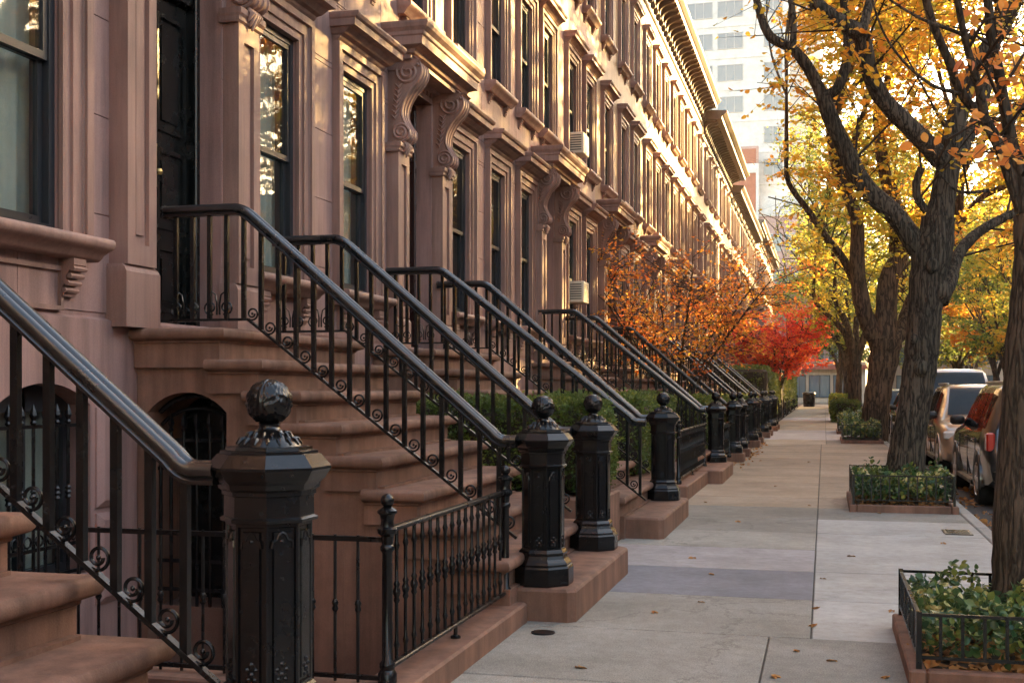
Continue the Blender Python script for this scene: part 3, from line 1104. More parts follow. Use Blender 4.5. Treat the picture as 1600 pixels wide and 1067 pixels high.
# ---- details on the nearest houses: sunk panel and bracket under the wide window, rusticated basement blocks
b = MB()
pz0, pz1, py0, py1 = 2.02, 2.30, 5.45, 6.62
for (ya, yb, za, zb) in ((py0, py1, pz1 - 0.03, pz1), (py0, py1, pz0, pz0 + 0.03), (py1 - 0.03, py1, pz0 + 0.03, pz1 - 0.03)):
    b.box(FX + 0.006, FX + 0.03, ya, yb, za, zb)
b.build('apron_moulding', M['trim'], hz)


def rustic(house_, y0, y1, z0, z1, x=FX + 0.045, d=0.045):
    b = MB()
    rs = []
    for i, e in ((0.0, 0.0), (0.0, d * 0.35), (0.045, d)):
        rs.append([(x + e, y0 + i, z0 + i), (x + e, y1 - i, z0 + i), (x + e, y1 - i, z1 - i), (x + e, y0 + i, z1 - i)])
    b.rings(rs)
    return b.build('rusticated_block', M['facade'], house_)


for (ya, yb) in ((4.95, 5.9), (6.93, 7.17)):
    for (za, zb) in ((0.10, 0.70), (0.74, 1.40)):
        rustic(hz, ya, yb, za, zb)
for (ya, yb) in ((9.95, 10.65), (11.65, 12.2)):
    for (za, zb) in ((0.10, 0.70), (0.74, 1.40)):
        rustic(ha, ya, yb, za, zb)


def basement_window(house_, a, c, zs_, zc_, zbot, curtain=True):
    x = FX - 0.12
    b = MB()
    b.box(x - 0.06, x, a, a + 0.06, zbot, zs_ + 0.1)
    b.box(x - 0.06, x, c - 0.06, c, zbot, zs_ + 0.1)
    b.box(x - 0.06, x, (a + c) / 2 - 0.025, (a + c) / 2 + 0.025, zbot, zc_)
    b.box(x - 0.06, x, a + 0.06, c - 0.06, zbot, zbot + 0.07)
    b.box(x - 0.06, x, a + 0.06, c - 0.06, zs_ - 0.04, zc_)
    w = b.build('basement_window', M['sash'], house_)
    MB().box(x - 0.03, x - 0.026, a + 0.06, c - 0.06, zbot + 0.07, zs_ - 0.04).build('pane', M['glass'], w)
    if curtain:
        b = MB()
        n = 40
        pts = [(x - 0.12 + 0.018 * math.sin(i * 1.25), a + (c - a) * i / n) for i in range(n + 1)]
        b.rings([[(p[0], p[1], z) for p in pts] for z in (zbot, zc_)], closed=False, caps=False)
        b.build('curtain', M['curtain'], w, 60)
    g = MB()
    gx = FX + 0.0
    n = 8
    for q in range(n):
        yy = a + (c - a) * (q + 0.5) / n
        g.tube([(gx, yy, zbot), (gx, yy, zs_ - 0.12)], 0.011, 6)
        spear(g, gx, yy, zs_ - 0.12)
        g.lathe(gx, yy, [(0.011, 0), (0.022, 0.012), (0.014, 0.03), (0.024, 0.045), (0.014, 0.06), (0.022, 0.075), (0.011, 0.09)], 6, 0, zbot + 0.50)
    for zz in (zs_ - 0.14, zbot + 0.20, zbot + 0.02):
        g.box(gx - 0.008, gx + 0.008, a, c, zz, zz + 0.022)
    for q in range(n - 1):
        yy = a + (c - a) * (q + 1.0) / n
        g.tube([(gx, yy + 0.035 * math.cos(t * math.pi / 4), zbot + 0.265 + 0.035 * math.sin(t * math.pi / 4)) for t in range(9)], 0.007, 5)
    g.build('window_grille', M['iron_worn'], w)


basement_window(hz, 5.95, 6.88, 1.42, 1.56, 0.32)
basement_window(ha, 10.7, 11.6, 1.42, 1.56, 0.32)


# ================================================================== STOOPS
RISE, TREAD = 0.2155, 0.285
LX = -3.95      # landing edge


def worn(mb, yc, top, seed, name, root):
    """nosed block with a worn tread and slightly chipped edge"""
    bm = bmesh.new()
    vs = [bm.verts.new(v) for v in mb.v]
    for f in mb.f:
        bm.faces.new([vs[i] for i in f])
    long_e = [e for e in bm.edges if abs(e.verts[0].co.y - e.verts[1].co.y) > 1.0]
    bmesh.ops.subdivide_edges(bm, edges=long_e, cuts=25, use_grid_fill=True)
    r_ = random.Random(seed)
    prof = {}
    for v in bm.verts:
        k = round(v.co.y, 3)
        if k not in prof:
            prof[k] = (r_.uniform(-1, 1), r_.random() < 0.12)
        j, chip = prof[k]
        w = math.exp(-((v.co.y - yc) / 0.55) ** 2)
        if v.co.z > top - 0.085:
            v.co.z -= 0.007 * w * (1 if v.co.z > top - 0.03 else 0.3)
            v.co.x += 0.0018 * j - (0.005 if chip and v.co.z > top - 0.03 else 0) - 0.003 * w
    me = bpy.data.meshes.new(name)
    bm.to_mesh(me)
    bm.free()
    me.materials.append(M['step'])
    me.shade_smooth()
    me.set_sharp_from_angle(angle=R(35))
    return put(name, me, root)


def bull(top, h, out=0.045):
    """profile of a nosed step from bottom up"""
    r = 0.038
    pr = [(0.0, top - h), (0.0, top - 0.105), (0.012, top - 0.098), (0.012, top - 0.086), (0.03, top - 0.08)]
    for i in range(7):
        a = -math.pi / 2 + math.pi * i / 6
        pr.append((out - 0.006 + 0.0 + (r * math.cos(a)) * 0.75 + 0.004, top - r + r * math.sin(a)))
    return pr


def stoop(yc, label, half=1.26, gate=False, plinth=True, detail=True, ph=1.10):
    root = empty('stoop', (-3.2, yc, 0), label, 'stoop', 'brownstone stoops')
    y0, y1 = yc - half, yc + half
    # landing
    b = MB()
    b.mould(FX + 0.05, LX - 0.045, y0 + 0.045, y1 - 0.045, bull(PL, 0.27))
    b.build('landing', M['step'], root, 35)
    n = 8
    for k in range(n - 1):
        top = PL - RISE * (k + 1)
        xa = LX + TREAD * k - 0.13
        xb = LX + TREAD * (k + 1)
        b = MB()
        b.mould(xa, xb - 0.045, y0 + 0.045, y1 - 0.045, bull(top, 0.232 if True else RISE))
        if detail:
            worn(b, yc, top, int(yc * 10) + k, 'step', root)
        else:
            b.build('step', M['step'], root, 35)
    # body under the steps, side walls set back
    b = MB()
    ya, yb = y0 + 0.085, y1 - 0.085
    for k in range(n - 1):
        top = PL - RISE * (k + 1) - 0.20
        b.box(LX + TREAD * k - 0.004 * (k % 2), LX + TREAD * (k + 1), ya - 0.001 * (k % 3), yb + 0.001 * (k % 3), -0.5, max(0.03, top))
    if not gate:
        b.box(FX + 0.05, LX, ya, yb, -0.5, PL - 0.26)
    else:
        gx0, gx1, zs_, zc_ = FX + 0.13, LX - 0.012, 1.36, 1.50
        zt = PL - 0.26
        b.box(FX + 0.05, LX, ya + 0.75, yb, -0.5, zt)
        b.box(FX + 0.05, gx0, ya, ya + 0.75, -0.5, zt)
        b.box(gx1, LX - 0.0005, ya, ya + 0.75, -0.5, zt)
        ap = arch_pts(gx0, gx1, zs_, zc_)
        for p, q in zip(ap, ap[1:]):
            b.quad((p[0], ya, p[1]), (q[0], ya, q[1]), (q[0], ya, zt), (p[0], ya, zt))
            b.quad((p[0], ya, p[1]), (q[0], ya, q[1]), (q[0], ya + 0.75, q[1]), (p[0], ya + 0.75, p[1]))
        b.box(gx0, gx1, ya + 0.745, ya + 0.78, -0.5, zc_ + 0.02)
    b.build('side_wall', M['step'], root)
    if gate:
        g = MB()
        gy = ya + 0.14
        nb = 6
        for q in range(nb + 1):
            xx = gx0 + (gx1 - gx0) * q / nb
            xx = min(max(xx, gx0 + 0.02), gx1 - 0.02)
            g.tube([(xx, gy, -0.38), (xx, gy, 1.22)], 0.012, 6)
            if 0 < q < nb:
                spear(g, xx, gy, 1.22)
        for zz in (-0.32, 0.10, 0.30, 0.95, 1.15):
            g.box(gx0, gx1, gy - 0.008, gy + 0.008, zz, zz + 0.025)
        ap2 = arch_pts(gx0 + 0.015, gx1 - 0.015, zs_ - 0.0, zc_ - 0.02)
        g.tube([(p[0], gy, p[1]) for p in ap2], 0.02, 6)
        g.tube([(p[0], gy + 0.02, p[1] - 0.09) for p in ap2], 0.014, 6)
        o = g.build('iron_gate', M['iron'], root)
        dk = MB().box(gx0 + 0.005, gx1 - 0.005, ya + 0.5, ya + 0.53, -0.42, 1.5).build('under_stoop_door', M['door'], root)
    if plinth:
        b = MB()
        zt = 0.22
        p0, p1 = yc - ph, yc + half - 0.0
        ch = 0.0
        rs = []
        for i, z in ((0.0, 0.0), (0.0, zt - 0.025), (0.012, zt - 0.007), (0.03, zt)):
            rs.append([(-2.12, p0 + i, z), (-1.62 - i, p0 + i, z), (-1.57 - i, p0 + 0.05 + i, z), (-1.57 - i, p1 - 0.06 - i, z), (-1.63 - i, p1 - i, z), (-2.12, p1 - i, z)])
        b.rings(rs)
        b.build('plinth', M['step'], root, 30)
    return root


stoop(2.60, 'nearest brownstone stoop at the lower left corner with rounded step edges', half=1.16)
stoop(8.60, 'brownstone stoop with arched iron gate under its landing', gate=True, ph=0.98)
stoop(13.15, 'brownstone stoop behind the boxwood hedge, with one iron newel left at its foot')
stoop(20.35, 'brownstone stoop rising past the cream window air conditioner')
SFAR = [26.2, 32.45, 38.45, 44.5]
SLAB = ['brownstone stoop under the left side of the orange maple', 'brownstone stoop right behind the orange maple stems', 'brownstone stoop next beyond the orange maple',
        'brownstone stoop beside the round shrub', 'brownstone stoop just beyond the round shrub', 'small distant stoop left of the red maple', 'small distant stoop below the red maple',
        'farthest stoop that can be made out in the row']
for yc, l in zip(SFAR, SLAB):
    stoop(yc, l, detail=False, plinth=False)

# ------------------------------------------------------------------ newel posts
NW = {}


def newel_meshes():
    if NW:
        return NW

    def octo(prof):
        b = MB()
        k = 1 / math.cos(math.pi / 8)
        b.lathe(0, 0, [(a * k, z) for a, z in prof], 8, math.pi / 8)
        return b
    NW['base'] = octo([(0.188, 0), (0.192, 0.01), (0.192, 0.115), (0.185, 0.128), (0.178, 0.132), (0.180, 0.142), (0.172, 0.155), (0.155, 0.175), (0.148, 0.195), (0.150, 0.20), (0.152, 0.215),
                       (0.146, 0.225), (0.138, 0.236)]).mesh('base', M['iron'])
    # panelled shaft
    b = octo([(0.134, 0.236), (0.134, 0.778), (0.134, 0.7785)])
    bm = bmesh.new()
    vs = [bm.verts.new(v) for v in b.v]
    for f in b.f:
        bm.faces.new([vs[i] for i in f])
    bm.normal_update()
    sides = [f for f in bm.faces if abs(f.normal.z) < 0.1 and f.calc_area() > 0.01]
    r = bmesh.ops.inset_individual(bm, faces=sides, thickness=0.012, depth=0.0)
    r = bmesh.ops.inset_individual(bm, faces=sides, thickness=0.006, depth=-0.009)
    r = bmesh.ops.inset_individual(bm, faces=sides, thickness=0.014, depth=0.0)
    r = bmesh.ops.inset_individual(bm, faces=sides, thickness=0.005, depth=0.010)
    me = bpy.data.meshes.new('shaft')
    bm.to_mesh(me)
    bm.free()
    me.materials.append(M['iron'])
    # arches and leaves on each side panel
    ob = MB()
    ob.add([v.co for v in me.vertices], [tuple(p.vertices) for p in me.polygons])
    for k in range(8):
        a = k * math.pi / 4
        nx, ny = math.cos(a), math.sin(a)
        tx, ty = -ny, nx
        q = 0.133
        pts = []
        for (u, z) in ((-0.036, 0.70), (-0.032, 0.722), (-0.018, 0.728), (-0.012, 0.744), (0, 0.752), (0.012, 0.744), (0.018, 0.728), (0.032, 0.722), (0.036, 0.70)):
            pts.append((nx * q + tx * u, ny * q + ty * u, z))
        ob.tube(pts, 0.0055, 5)
        for (u, z, r_) in ((0, 0.285, 0.012), (-0.016, 0.300, 0.010), (0.016, 0.300, 0.010), (0, 0.318, 0.011), (-0.012, 0.268, 0.009), (0.012, 0.268, 0.009), (0, 0.722, 0.009)):
            c = Vector((nx * (q - 0.002) + tx * u, ny * (q - 0.002) + ty * u, z))
            ob.lathe(c.x, c.y, [(0.001, -r_), (r_ * 0.8, -r_ * 0.6), (r_, 0), (r_ * 0.8, r_ * 0.6), (0.001, r_)], 6, a, c.z)
    NW['shaft'] = ob.mesh('shaft', M['iron'], 25)
    bpy.data.meshes.remove(me)
    NW['cap'] = octo([(0.136, 0.779), (0.150, 0.783), (0.152, 0.793), (0.140, 0.800), (0.139, 0.868), (0.147, 0.872), (0.147, 0.885), (0.157, 0.893), (0.160, 0.910), (0.175, 0.925), (0.190, 0.952),
                      (0.194, 0.957), (0.194, 0.966), (0.160, 1.008), (0.152, 1.010), (0.152, 1.018), (0.136, 1.022), (0.134, 1.032), (0.118, 1.034)]).mesh('cap', M['iron'])
    b = MB()
    b.lathe(0, 0, [(0.112, 1.033), (0.106, 1.045), (0.075, 1.068), (0.048, 1.082), (0.036, 1.094), (0.034, 1.106), (0.040, 1.112)], 20)
    for k in range(16):
        a = 2 * math.pi * k / 16
        for (r_, z, s) in ((0.096, 1.052, 0.013), (0.072, 1.071, 0.010)):
            aa = a + (0.2 if s < 0.012 else 0)
            b.tube([(r_ * 1.15 * math.cos(aa), r_ * 1.15 * math.sin(aa), z - 0.012), (r_ * math.cos(aa), r_ * math.sin(aa), z + 0.004), (r_ * 0.8 * math.cos(aa), r_ * 0.8 * math.sin(aa), z + 0.012)], [0.003, s * 0.7, 0.003], 5)
    NW['neck'] = b.mesh('neck', M['iron'], 60)
    # cast ball with bands and leaf relief
    b = MB()
    nu, nv = 96, 52
    rs = []
    for j in range(nv + 1):
        ph = math.pi * j / nv
        ring = []
        for i in range(nu):
            th = 2 * math.pi * i / nu
            t4 = (th * 4 / (2 * math.pi)) % 1.0
            dd = abs(t4 - 0.5)
            band = 1.0 if dd > 0.44 else 0.0
            groove = -0.5 if 0.40 < dd <= 0.44 else 0.0
            lat = ph / math.pi
            rel = 0.0
            if dd < 0.38 and 0.16 < lat < 0.84:
                rel = 0.5 + 0.5 * math.sin(lat * 46 + math.cos((t4 - 0.5) * 9) * 3.0) * math.cos((t4 - 0.5) * 30 + math.sin(lat * 20))
                rel = max(0, rel - 0.30) * 1.5
            r_ = 0.0755 + 0.0022 * band + 0.003 * groove + 0.0052 * rel
            ring.append((r_ * math.sin(ph) * math.cos(th), r_ * math.sin(ph) * math.sin(th), 1.182 - r_ * math.cos(ph)))
        rs.append(ring)
    rs[0] = [(0.0005 * math.cos(i), 0.0005 * math.sin(i), rs[0][0][2]) for i in range(nu)]
    rs[-1] = [(0.0005 * math.cos(i), 0.0005 * math.sin(i), rs[-1][0][2]) for i in range(nu)]
    b.rings(rs)
    NW['ball'] = b.mesh('ball', M['iron'], 179)
    return NW


def newel(y, label, x=-1.83, z=0.22, plinth=False, sy=1.0):
    D = newel_meshes()
    r = empty('newel_post', (x, y, z), label, 'newel post', 'cast iron newel posts at the foot of the stoops')
    for k in ('base', 'shaft', 'cap', 'ball', 'neck'):
        put(k, D[k], r, (x, y, z))
    if plinth:
        MB().bbox(x - 0.24, x + 0.24, y - 0.24, y + 0.24, 0.0, z, 0.012).build('plinth_stone', M['step'], r)
    return r


newel(3.73, 'large near cast iron newel post with ball finial at left foreground', z=0.30)
newel(7.83, 'left one of the pair of iron newels on the shared plinth, beside the low fence')
newel(9.62, 'right one of the pair of iron newels on the shared plinth')
newel(14.02, 'iron newel post standing alone on a plinth in front of the hedge', -1.83, 0.22)
newel(21.4, 'iron newel post right of the spindle fence, on its own stone block', -1.86, 0.20, True)
NL = ['iron newel at the left foot of the stoop before the orange maple', 'iron newel at the right foot of the stoop before the orange maple',
      'iron newel, fourth beyond the spindle fence', 'iron newel, fifth beyond the spindle fence', 'iron newel, sixth beyond the spindle fence', 'iron newel, seventh beyond the spindle fence',
      'iron newel, eighth beyond the spindle fence', 'iron newel, ninth and farthest beyond the spindle fence',
      'distant iron newel below the round shrub, nearer one', 'distant iron newel below the round shrub, farther one', 'distant iron newel below the red maple, nearer one', 'distant iron newel below the red maple, farther one',
      'farthest left iron newel of the row', 'farthest right iron newel of the row']
j = 0
for yc in SFAR:
    for s in (-1, 1):
        newel(yc + s * 0.95, NL[j], -1.84, 0.18, True)
        j += 1

# ------------------------------------------------------------------ stoop railings
RAILP = [(0.028, -0.032), (0.032, -0.022), (0.024, -0.012), (0.040, -0.006), (0.043, 0.006), (0.040, 0.018), (0.030, 0.024), (0.021, 0.023), (0.018, 0.018), (0.014, 0.026), (0.006, 0.031)]
RAILP = [(a_ * 1.22, b_ * 1.30) for a_, b_ in RAILP]
RAILP = RAILP + [(-a_, b_) for a_, b_ in reversed(RAILP)]
SCROLL = {}


def scroll_mesh(kind):
    if kind in SCROLL:
        return SCROLL[kind]
    b = MB()
    if kind == 'small':
        b.tube([(px, 0, pz) for px, pz in spiral(0, 0, 0.047, 0.018, 1.35, -2.2, 26)], 0.0068, 6)
        b.lathe(0, 0, [(0.001, -0.010), (0.009, -0.005), (0.009, 0.005), (0.001, 0.010)], 6)
    else:
        for s in (-1, 1):
            b.tube([(s * (0.062 + px), 0, pz) for px, pz in spiral(0, 0.052, 0.052, 0.014, 1.6, -2.0, 26)], 0.0065, 6)
            b.tube([(s * 0.012, 0, 0.0), (s * 0.010, 0, 0.08), (s * 0.022, 0, 0.145), (s * 0.052, 0, 0.165), (s * 0.070, 0, 0.145), (s * 0.056, 0, 0.128)], [0.007, 0.007, 0.006, 0.006, 0.005, 0.005], 5)
    SCROLL[kind] = b.mesh('scroll', M['iron'], 60)
    return SCROLL[kind]


def railing(y, label, detail=True, end=-1.985, cut=None, newel_z=0.22):
    root = empty('stoop_railing', (-3.0, y, 0.22), label, 'railing', 'wrought iron stoop railings')
    bend = -3.99
    ztop = 2.80
    slope = RISE / TREAD * 1.035
    zl = newel_z + 0.955
    pts = [(-4.60, ztop)]
    for i in range(5):                       # upper easing
        t = i / 4
        a = math.atan(slope) * t
        pts.append((bend - 0.09 + 0.18 * t, ztop - 0.09 * slope * t * t * 1.0))
    xs = end - 0.17
    zs_ = zl + 0.055
    slope = (ztop - zs_) / (xs - bend)
    pts = [(-4.60, ztop)]
    for i in range(5):                       # upper easing
        t = i / 4
        pts.append((bend - 0.07 + 0.14 * t, ztop - 0.07 * slope * t * t))
    pts.append((xs, zs_))
    for i in range(1, 5):
        t = i / 4
        pts.append((xs + 0.09 * t, zs_ + (zl - zs_) * (1 - (1 - t) ** 2)))
    pts.append((end, zl))
    b = MB()
    b.sweep_xz(pts, RAILP, y)
    if detail:
        b.sweep_xz([(-4.612, ztop), (-4.60, ztop)], [(p[0] * 1.15, p[1] * 1.15) for p in RAILP], y)
    b.build('handrail', M['iron_rail'], root, 50)

    def top_z(x):
        for p, q in zip(pts, pts[1:]):
            if p[0] <= x <= q[0]:
                return p[1] + (q[1] - p[1]) * (x - p[0]) / (q[0] - p[0])
        return zl
    sn = RISE / TREAD

    def bot_z(x):
        return PL + 0.075 if x < LX else PL + 0.075 - (x - LX) * sn
    b = MB()
    low = [(-4.58, bot_z(-4.6)), (LX, bot_z(LX)), (end + 0.0, bot_z(end))]
    b.sweep_xz(low, [(-0.016, -0.009), (0.016, -0.009), (0.016, 0.009), (-0.016, 0.009)], y)
    b.build('bottom_rail', M['iron_worn'], root)
    x = -4.52
    k = 0
    xsb = []
    while x < end - 0.03:
        xsb.append(x)
        x += 0.134
    for x in xsb:
        hb = 0.0145
        z0, z1 = bot_z(x) - 0.004, top_z(x) - 0.026
        bb = MB()
        bb.box(x - hb, x + hb, y - hb, y + hb, z0, z1)
        bb.build('baluster', M['iron'], root)
    if detail:
        for x in xsb:
            if x < LX - 0.13:
                if xsb.index(x) % 2 == 0:
                    put('scroll', scroll_mesh('large'), root, (x + 0.067, y, bot_z(x) + 0.035))
            elif x + 0.08 < end:
                xx = x + 0.066
                put('scroll', scroll_mesh('small'), root, (xx, y, bot_z(xx) + 0.064))
    return root


railing(3.66, 'thick near railing crossing the lower left corner down to the large newel', newel_z=0.29)
railing(7.72, 'left railing of the stoop with the arched gate')
railing(9.50, 'right railing of the stoop with the arched gate')
railing(12.27, 'left railing of the stoop behind the hedge, ending without a newel', end=-1.78)
railing(14.02, 'right railing of the stoop behind the hedge, ending at the lone newel')
railing(19.42, 'left railing of the stoop by the cream air conditioner', end=-1.85)
railing(21.3, 'right railing of the stoop by the cream air conditioner')
RL = ['left railing of the stoop under the left side of the orange maple', 'right railing of the stoop under the left side of the orange maple', 'left railing of the stoop right behind the orange maple stems',
      'right railing of the stoop right behind the orange maple stems', 'left railing of the stoop next beyond the orange maple', 'right railing of the stoop next beyond the orange maple',
      'left railing of the stoop beside the round shrub', 'right railing of the stoop beside the round shrub', 'left railing of the stoop just beyond the round shrub', 'right railing of the stoop just beyond the round shrub',
      'left railing of the small distant stoop left of the red maple', 'right railing of the small distant stoop left of the red maple', 'left railing of the small distant stoop below the red maple',
      'right railing of the small distant stoop below the red maple', 'left railing of the farthest stoop', 'right railing of the farthest stoop']
j = 0
for yc in SFAR:
    for s in (-1, 1):
        railing(yc + s * 0.92, RL[j], detail=yc < 27, newel_z=0.18)
        j += 1

# ------------------------------------------------------------------ low spindle fences
FP = {}


def fence_meshes():
    if FP:
        return FP
    b = MB()
    b.lathe(0, 0, [(0.036, 0), (0.046, 0.01), (0.046, 0.05), (0.034, 0.07), (0.038, 0.085), (0.038, 0.10), (0.026, 0.115), (0.025, 0.62), (0.034, 0.635), (0.034, 0.65), (0.026, 0.66), (0.030, 0.70), (0.046, 0.715),
                   (0.048, 0.735), (0.034, 0.745), (0.030, 0.77), (0.036, 0.80), (0.048, 0.81), (0.048, 0.822), (0.030, 0.832), (0.020, 0.84)], 14)
    FP['post'] = b.mesh('post', M['iron'], 40)
    b = MB()
    b.lathe(0, 0, [(0.002, 0.832)] + [(0.033 * math.sin(math.pi * i / 8), 0.868 - 0.033 * math.cos(math.pi * i / 8)) for i in range(1, 8)] + [(0.002, 0.901)], 14)
    FP['finial'] = b.mesh('ball_finial', M['iron'], 179)
    b = MB()
    b.lathe(0, 0, [(0.010, 0), (0.010, 0.05), (0.016, 0.07), (0.010, 0.09), (0.009, 0.27), (0.017, 0.285), (0.012, 0.30), (0.020, 0.318), (0.020, 0.332), (0.012, 0.35), (0.017, 0.365), (0.009, 0.38), (0.010, 0.53), (0.016, 0.55), (0.010, 0.57), (0.010, 0.625)], 8)
    FP['spindle'] = b.mesh('spindle', M['iron'], 50)
    b = MB()
    b.tube([(0, 0, 0), (0, 0, 0.70)], 0.008, 6)
    b.lathe(0, 0, [(0.009, 0.33), (0.017, 0.345), (0.012, 0.36), (0.018, 0.375), (0.010, 0.39)], 8)
    FP['bar'] = b.mesh('bar', M['iron_worn'], 50)
    return FP


def spindle_fence(y0, y1, label, x=-1.99, zc=0.13, n=16, posts=(0, 1)):
    D = fence_meshes()
    root = empty('spindle_fence', (x, (y0 + y1) / 2, zc), label, 'fence', 'low iron fences before the front yards')
    ends = (y0, y1)
    for p in posts:
        o = put('post', D['post'], root, (x, ends[p], zc))
        put('ball_finial', D['finial'], o, (x, ends[p], zc))
    b = MB()
    b.bbox(x - 0.020, x + 0.020, y0 + 0.02, y1 - 0.02, zc + 0.715, zc + 0.740, 0.006)
    b.build('top_rail', M['iron_worn'], root)
    MB().bbox(x - 0.018, x + 0.018, y0 + 0.02, y1 - 0.02, zc + 0.065, zc + 0.088, 0.005).build('bottom_rail', M['iron_worn'], root)
    for k in range(n):
        put('spindle', D['spindle'], root, (x, y0 + (k + 1) * (y1 - y0) / (n + 1), zc + 0.09))
    f = MB()
    f.lathe(x, (y0 + y1) / 2, [(0.03, 0), (0.03, 0.012), (0.012, 0.02), (0.012, 0.066)], 8, 0, zc)
    f.build('foot', M['iron'], root)
    return root


def kerb_wall(y0, y1, label, x0=-2.14, x1=-1.88, z=0.13):
    b = MB()
    b.bbox(x0, x1, y0, y1, -0.45, z, 0.014)
    o = b.build('stone_kerb', M['step'])
    return tag(o, label, 'stone kerb', 'low brownstone kerbs under the yard fences')


kerb_wall(4.30, 7.60, 'low brownstone kerb under the near spindle fence')
spindle_fence(5.32, 7.48, 'near low iron spindle fence with ball-topped posts', -2.0)
# return fence toward the facade
D = fence_meshes()
rf = empty('return_fence', (-3.3, 5.32, 0.13), 'thin low iron bar fence running back to the house behind the large newel', 'fence')
MB().box(-4.60, -2.03, 5.312, 5.334, 0.80, 0.824).build('top_rail', M['iron_worn'], rf)
MB().box(-4.60, -2.03, 5.312, 5.334, 0.145, 0.166).build('bottom_rail', M['iron_worn'], rf)
for k in range(21):
    put('bar', D['bar'], rf, (-2.15 - k * 0.117, 5.323, 0.13))
tag(MB().bbox(-4.60, -2.15, 5.20, 5.44, -0.45, 0.125, 0.012).build('stone_kerb', M['step']), 'low brownstone kerb crossing the front yard behind the large newel', 'stone kerb',
    'low brownstone kerbs under the yard fences')
kerb_wall(16.3, 20.9, 'low brownstone kerb under the spindle fence beyond the lone newel', -2.1, -1.80, 0.20)
spindle_fence(16.55, 20.2, 'iron spindle fence with two ball-topped posts beyond the lone newel', -1.95, 0.20, 28)
spindle_fence(14.3, 16.5, 'short iron spindle fence between the lone newel and the next fence', -2.0, 0.10, 14, ())
kerb_wall(14.55, 16.25, 'short brownstone kerb just beyond the lone newel', -2.12, -1.9, 0.10)
for k, (a, c, l) in enumerate(((22.0, 25.0, 'iron fence between the newels left of the orange maple'), (27.5, 31.2, 'iron fence below the orange maple'), (33.8, 37.2, 'iron fence beyond the orange maple'),
                               (46, 49.7, 'iron fence in front of the round shrub'), (52.4, 56.2, 'distant iron fence beyond the round shrub'), (58.9, 62.9, 'distant iron fence below the red maple'),
                               (65.6, 69.7, 'distant iron fence past the red maple'), (72.4, 80, 'farthest iron fence but one'), (80.5, 90, 'farthest iron fence of the row'))):
    spindle_fence(a, c, l, -1.9, 0.1, 16 if a < 60 else 14)

# ================================================================== AIR CONDITIONERS
def air_con(y, z, label, x=FX):
    r = empty('air_conditioner', (x, y, z), label, 'air conditioner', 'window air conditioners')
    MB().bbox(x - 0.25, x + 0.28, y - 0.27, y + 0.27, z, z + 0.40, 0.012).build('body', M['acwhite'], r)
    for k in range(7):
        MB().box(x + 0.02, x + 0.24, y - 0.276, y - 0.2705, z + 0.06 + k * 0.045, z + 0.078 + k * 0.045).build('slat', M['plastic'], r)
    b = MB()
    for k in range(8):
        b.box(x + 0.2805, x + 0.286, y - 0.22, y + 0.22, z + 0.05 + k * 0.04, z + 0.066 + k * 0.04)
    b.build('rear_grille', M['steel'], r)
    return r


air_con(22.45, 5.97, 'cream air conditioner in a second-floor window, above the door hood', FX + 0.02)
air_con(22.45, 3.15, 'cream air conditioner in a parlour window, above the stoop railings', FX + 0.02)


# ================================================================== LEAVES AND TREES
def leaf_mesh(name, C, D, S, L, W, mat, fold=0.18, curl=0.12, near=False):
    """C centres (base), D direction, S side vectors; L,W arrays. Six-vertex leaf, folded along the rib"""
    n = len(C)
    C = np.asarray(C, dtype=np.float64)
    D = np.asarray(D, dtype=np.float64)
    S = np.asarray(S, dtype=np.float64)
    D /= np.linalg.norm(D, axis=1, keepdims=True) + 1e-9
    S = S - D * (S * D).sum(1, keepdims=True)
    S /= np.linalg.norm(S, axis=1, keepdims=True) + 1e-9
    N = np.cross(D, S)
    L = np.asarray(L)[:, None]
    W = np.asarray(W)[:, None]
    if near:
        prof = [(0.12, 0.26), (0.34, 0.47), (0.60, 0.46), (0.84, 0.27)]
    else:
        prof = [(0.30, 0.46), (0.70, 0.40)]
    k = len(prof)
    nv = 2 * k + 2
    V = np.empty((n, nv, 3))
    V[:, 0] = C
    V[:, k + 1] = C + D * L - N * L * curl
    for i, (a, w_) in enumerate(prof):
        mid = C + D * L * a - N * L * curl * a * a
        V[:, 1 + i] = mid + S * W * w_ + N * W * fold * w_ * 2
        V[:, nv - 1 - i] = mid - S * W * w_ + N * W * fold * w_ * 2
    me = bpy.data.meshes.new(name)
    me.vertices.add(n * nv)
    me.vertices.foreach_set('co', V.reshape(-1).astype(np.float32))
    half = [list(range(0, k + 2)), [0, k + 1] + list(range(k + 2, nv))]
    fl = k + 2
    idx = (np.arange(n)[:, None] * nv + np.array([half[0] + half[1]])).reshape(-1)
    me.loops.add(n * 2 * fl)
    me.loops.foreach_set('vertex_index', idx.astype(np.int32))
    me.polygons.add(n * 2)
    me.polygons.foreach_set('loop_start', np.arange(0, n * 2 * fl, fl, dtype=np.int32))
    me.polygons.foreach_set('loop_total', np.full(n * 2, fl, dtype=np.int32))
    me.materials.append(mat)
    me.update(calc_edges=True)
    me.validate()
    return me


def rvec(r):
    while True:
        v = Vector((r.uniform(-1, 1), r.uniform(-1, 1), r.uniform(-1, 1)))
        if 0.05 < v.length < 1:
            return v.normalized()


def polyat(pts, t):
    L = [0]
    for a, b in zip(pts, pts[1:]):
        L.append(L[-1] + (b - a).length)
    s = t * L[-1]
    for k in range(len(pts) - 1):
        if s <= L[k + 1] or k == len(pts) - 2:
            q = (s - L[k]) / max(1e-6, L[k + 1] - L[k])
            return pts[k].lerp(pts[k + 1], q), (pts[k + 1] - pts[k]).normalized(), k
    return pts[-1], (pts[-1] - pts[-2]).normalized(), len(pts) - 2


def plen(pts):
    return sum((b - a).length for a, b in zip(pts, pts[1:]))


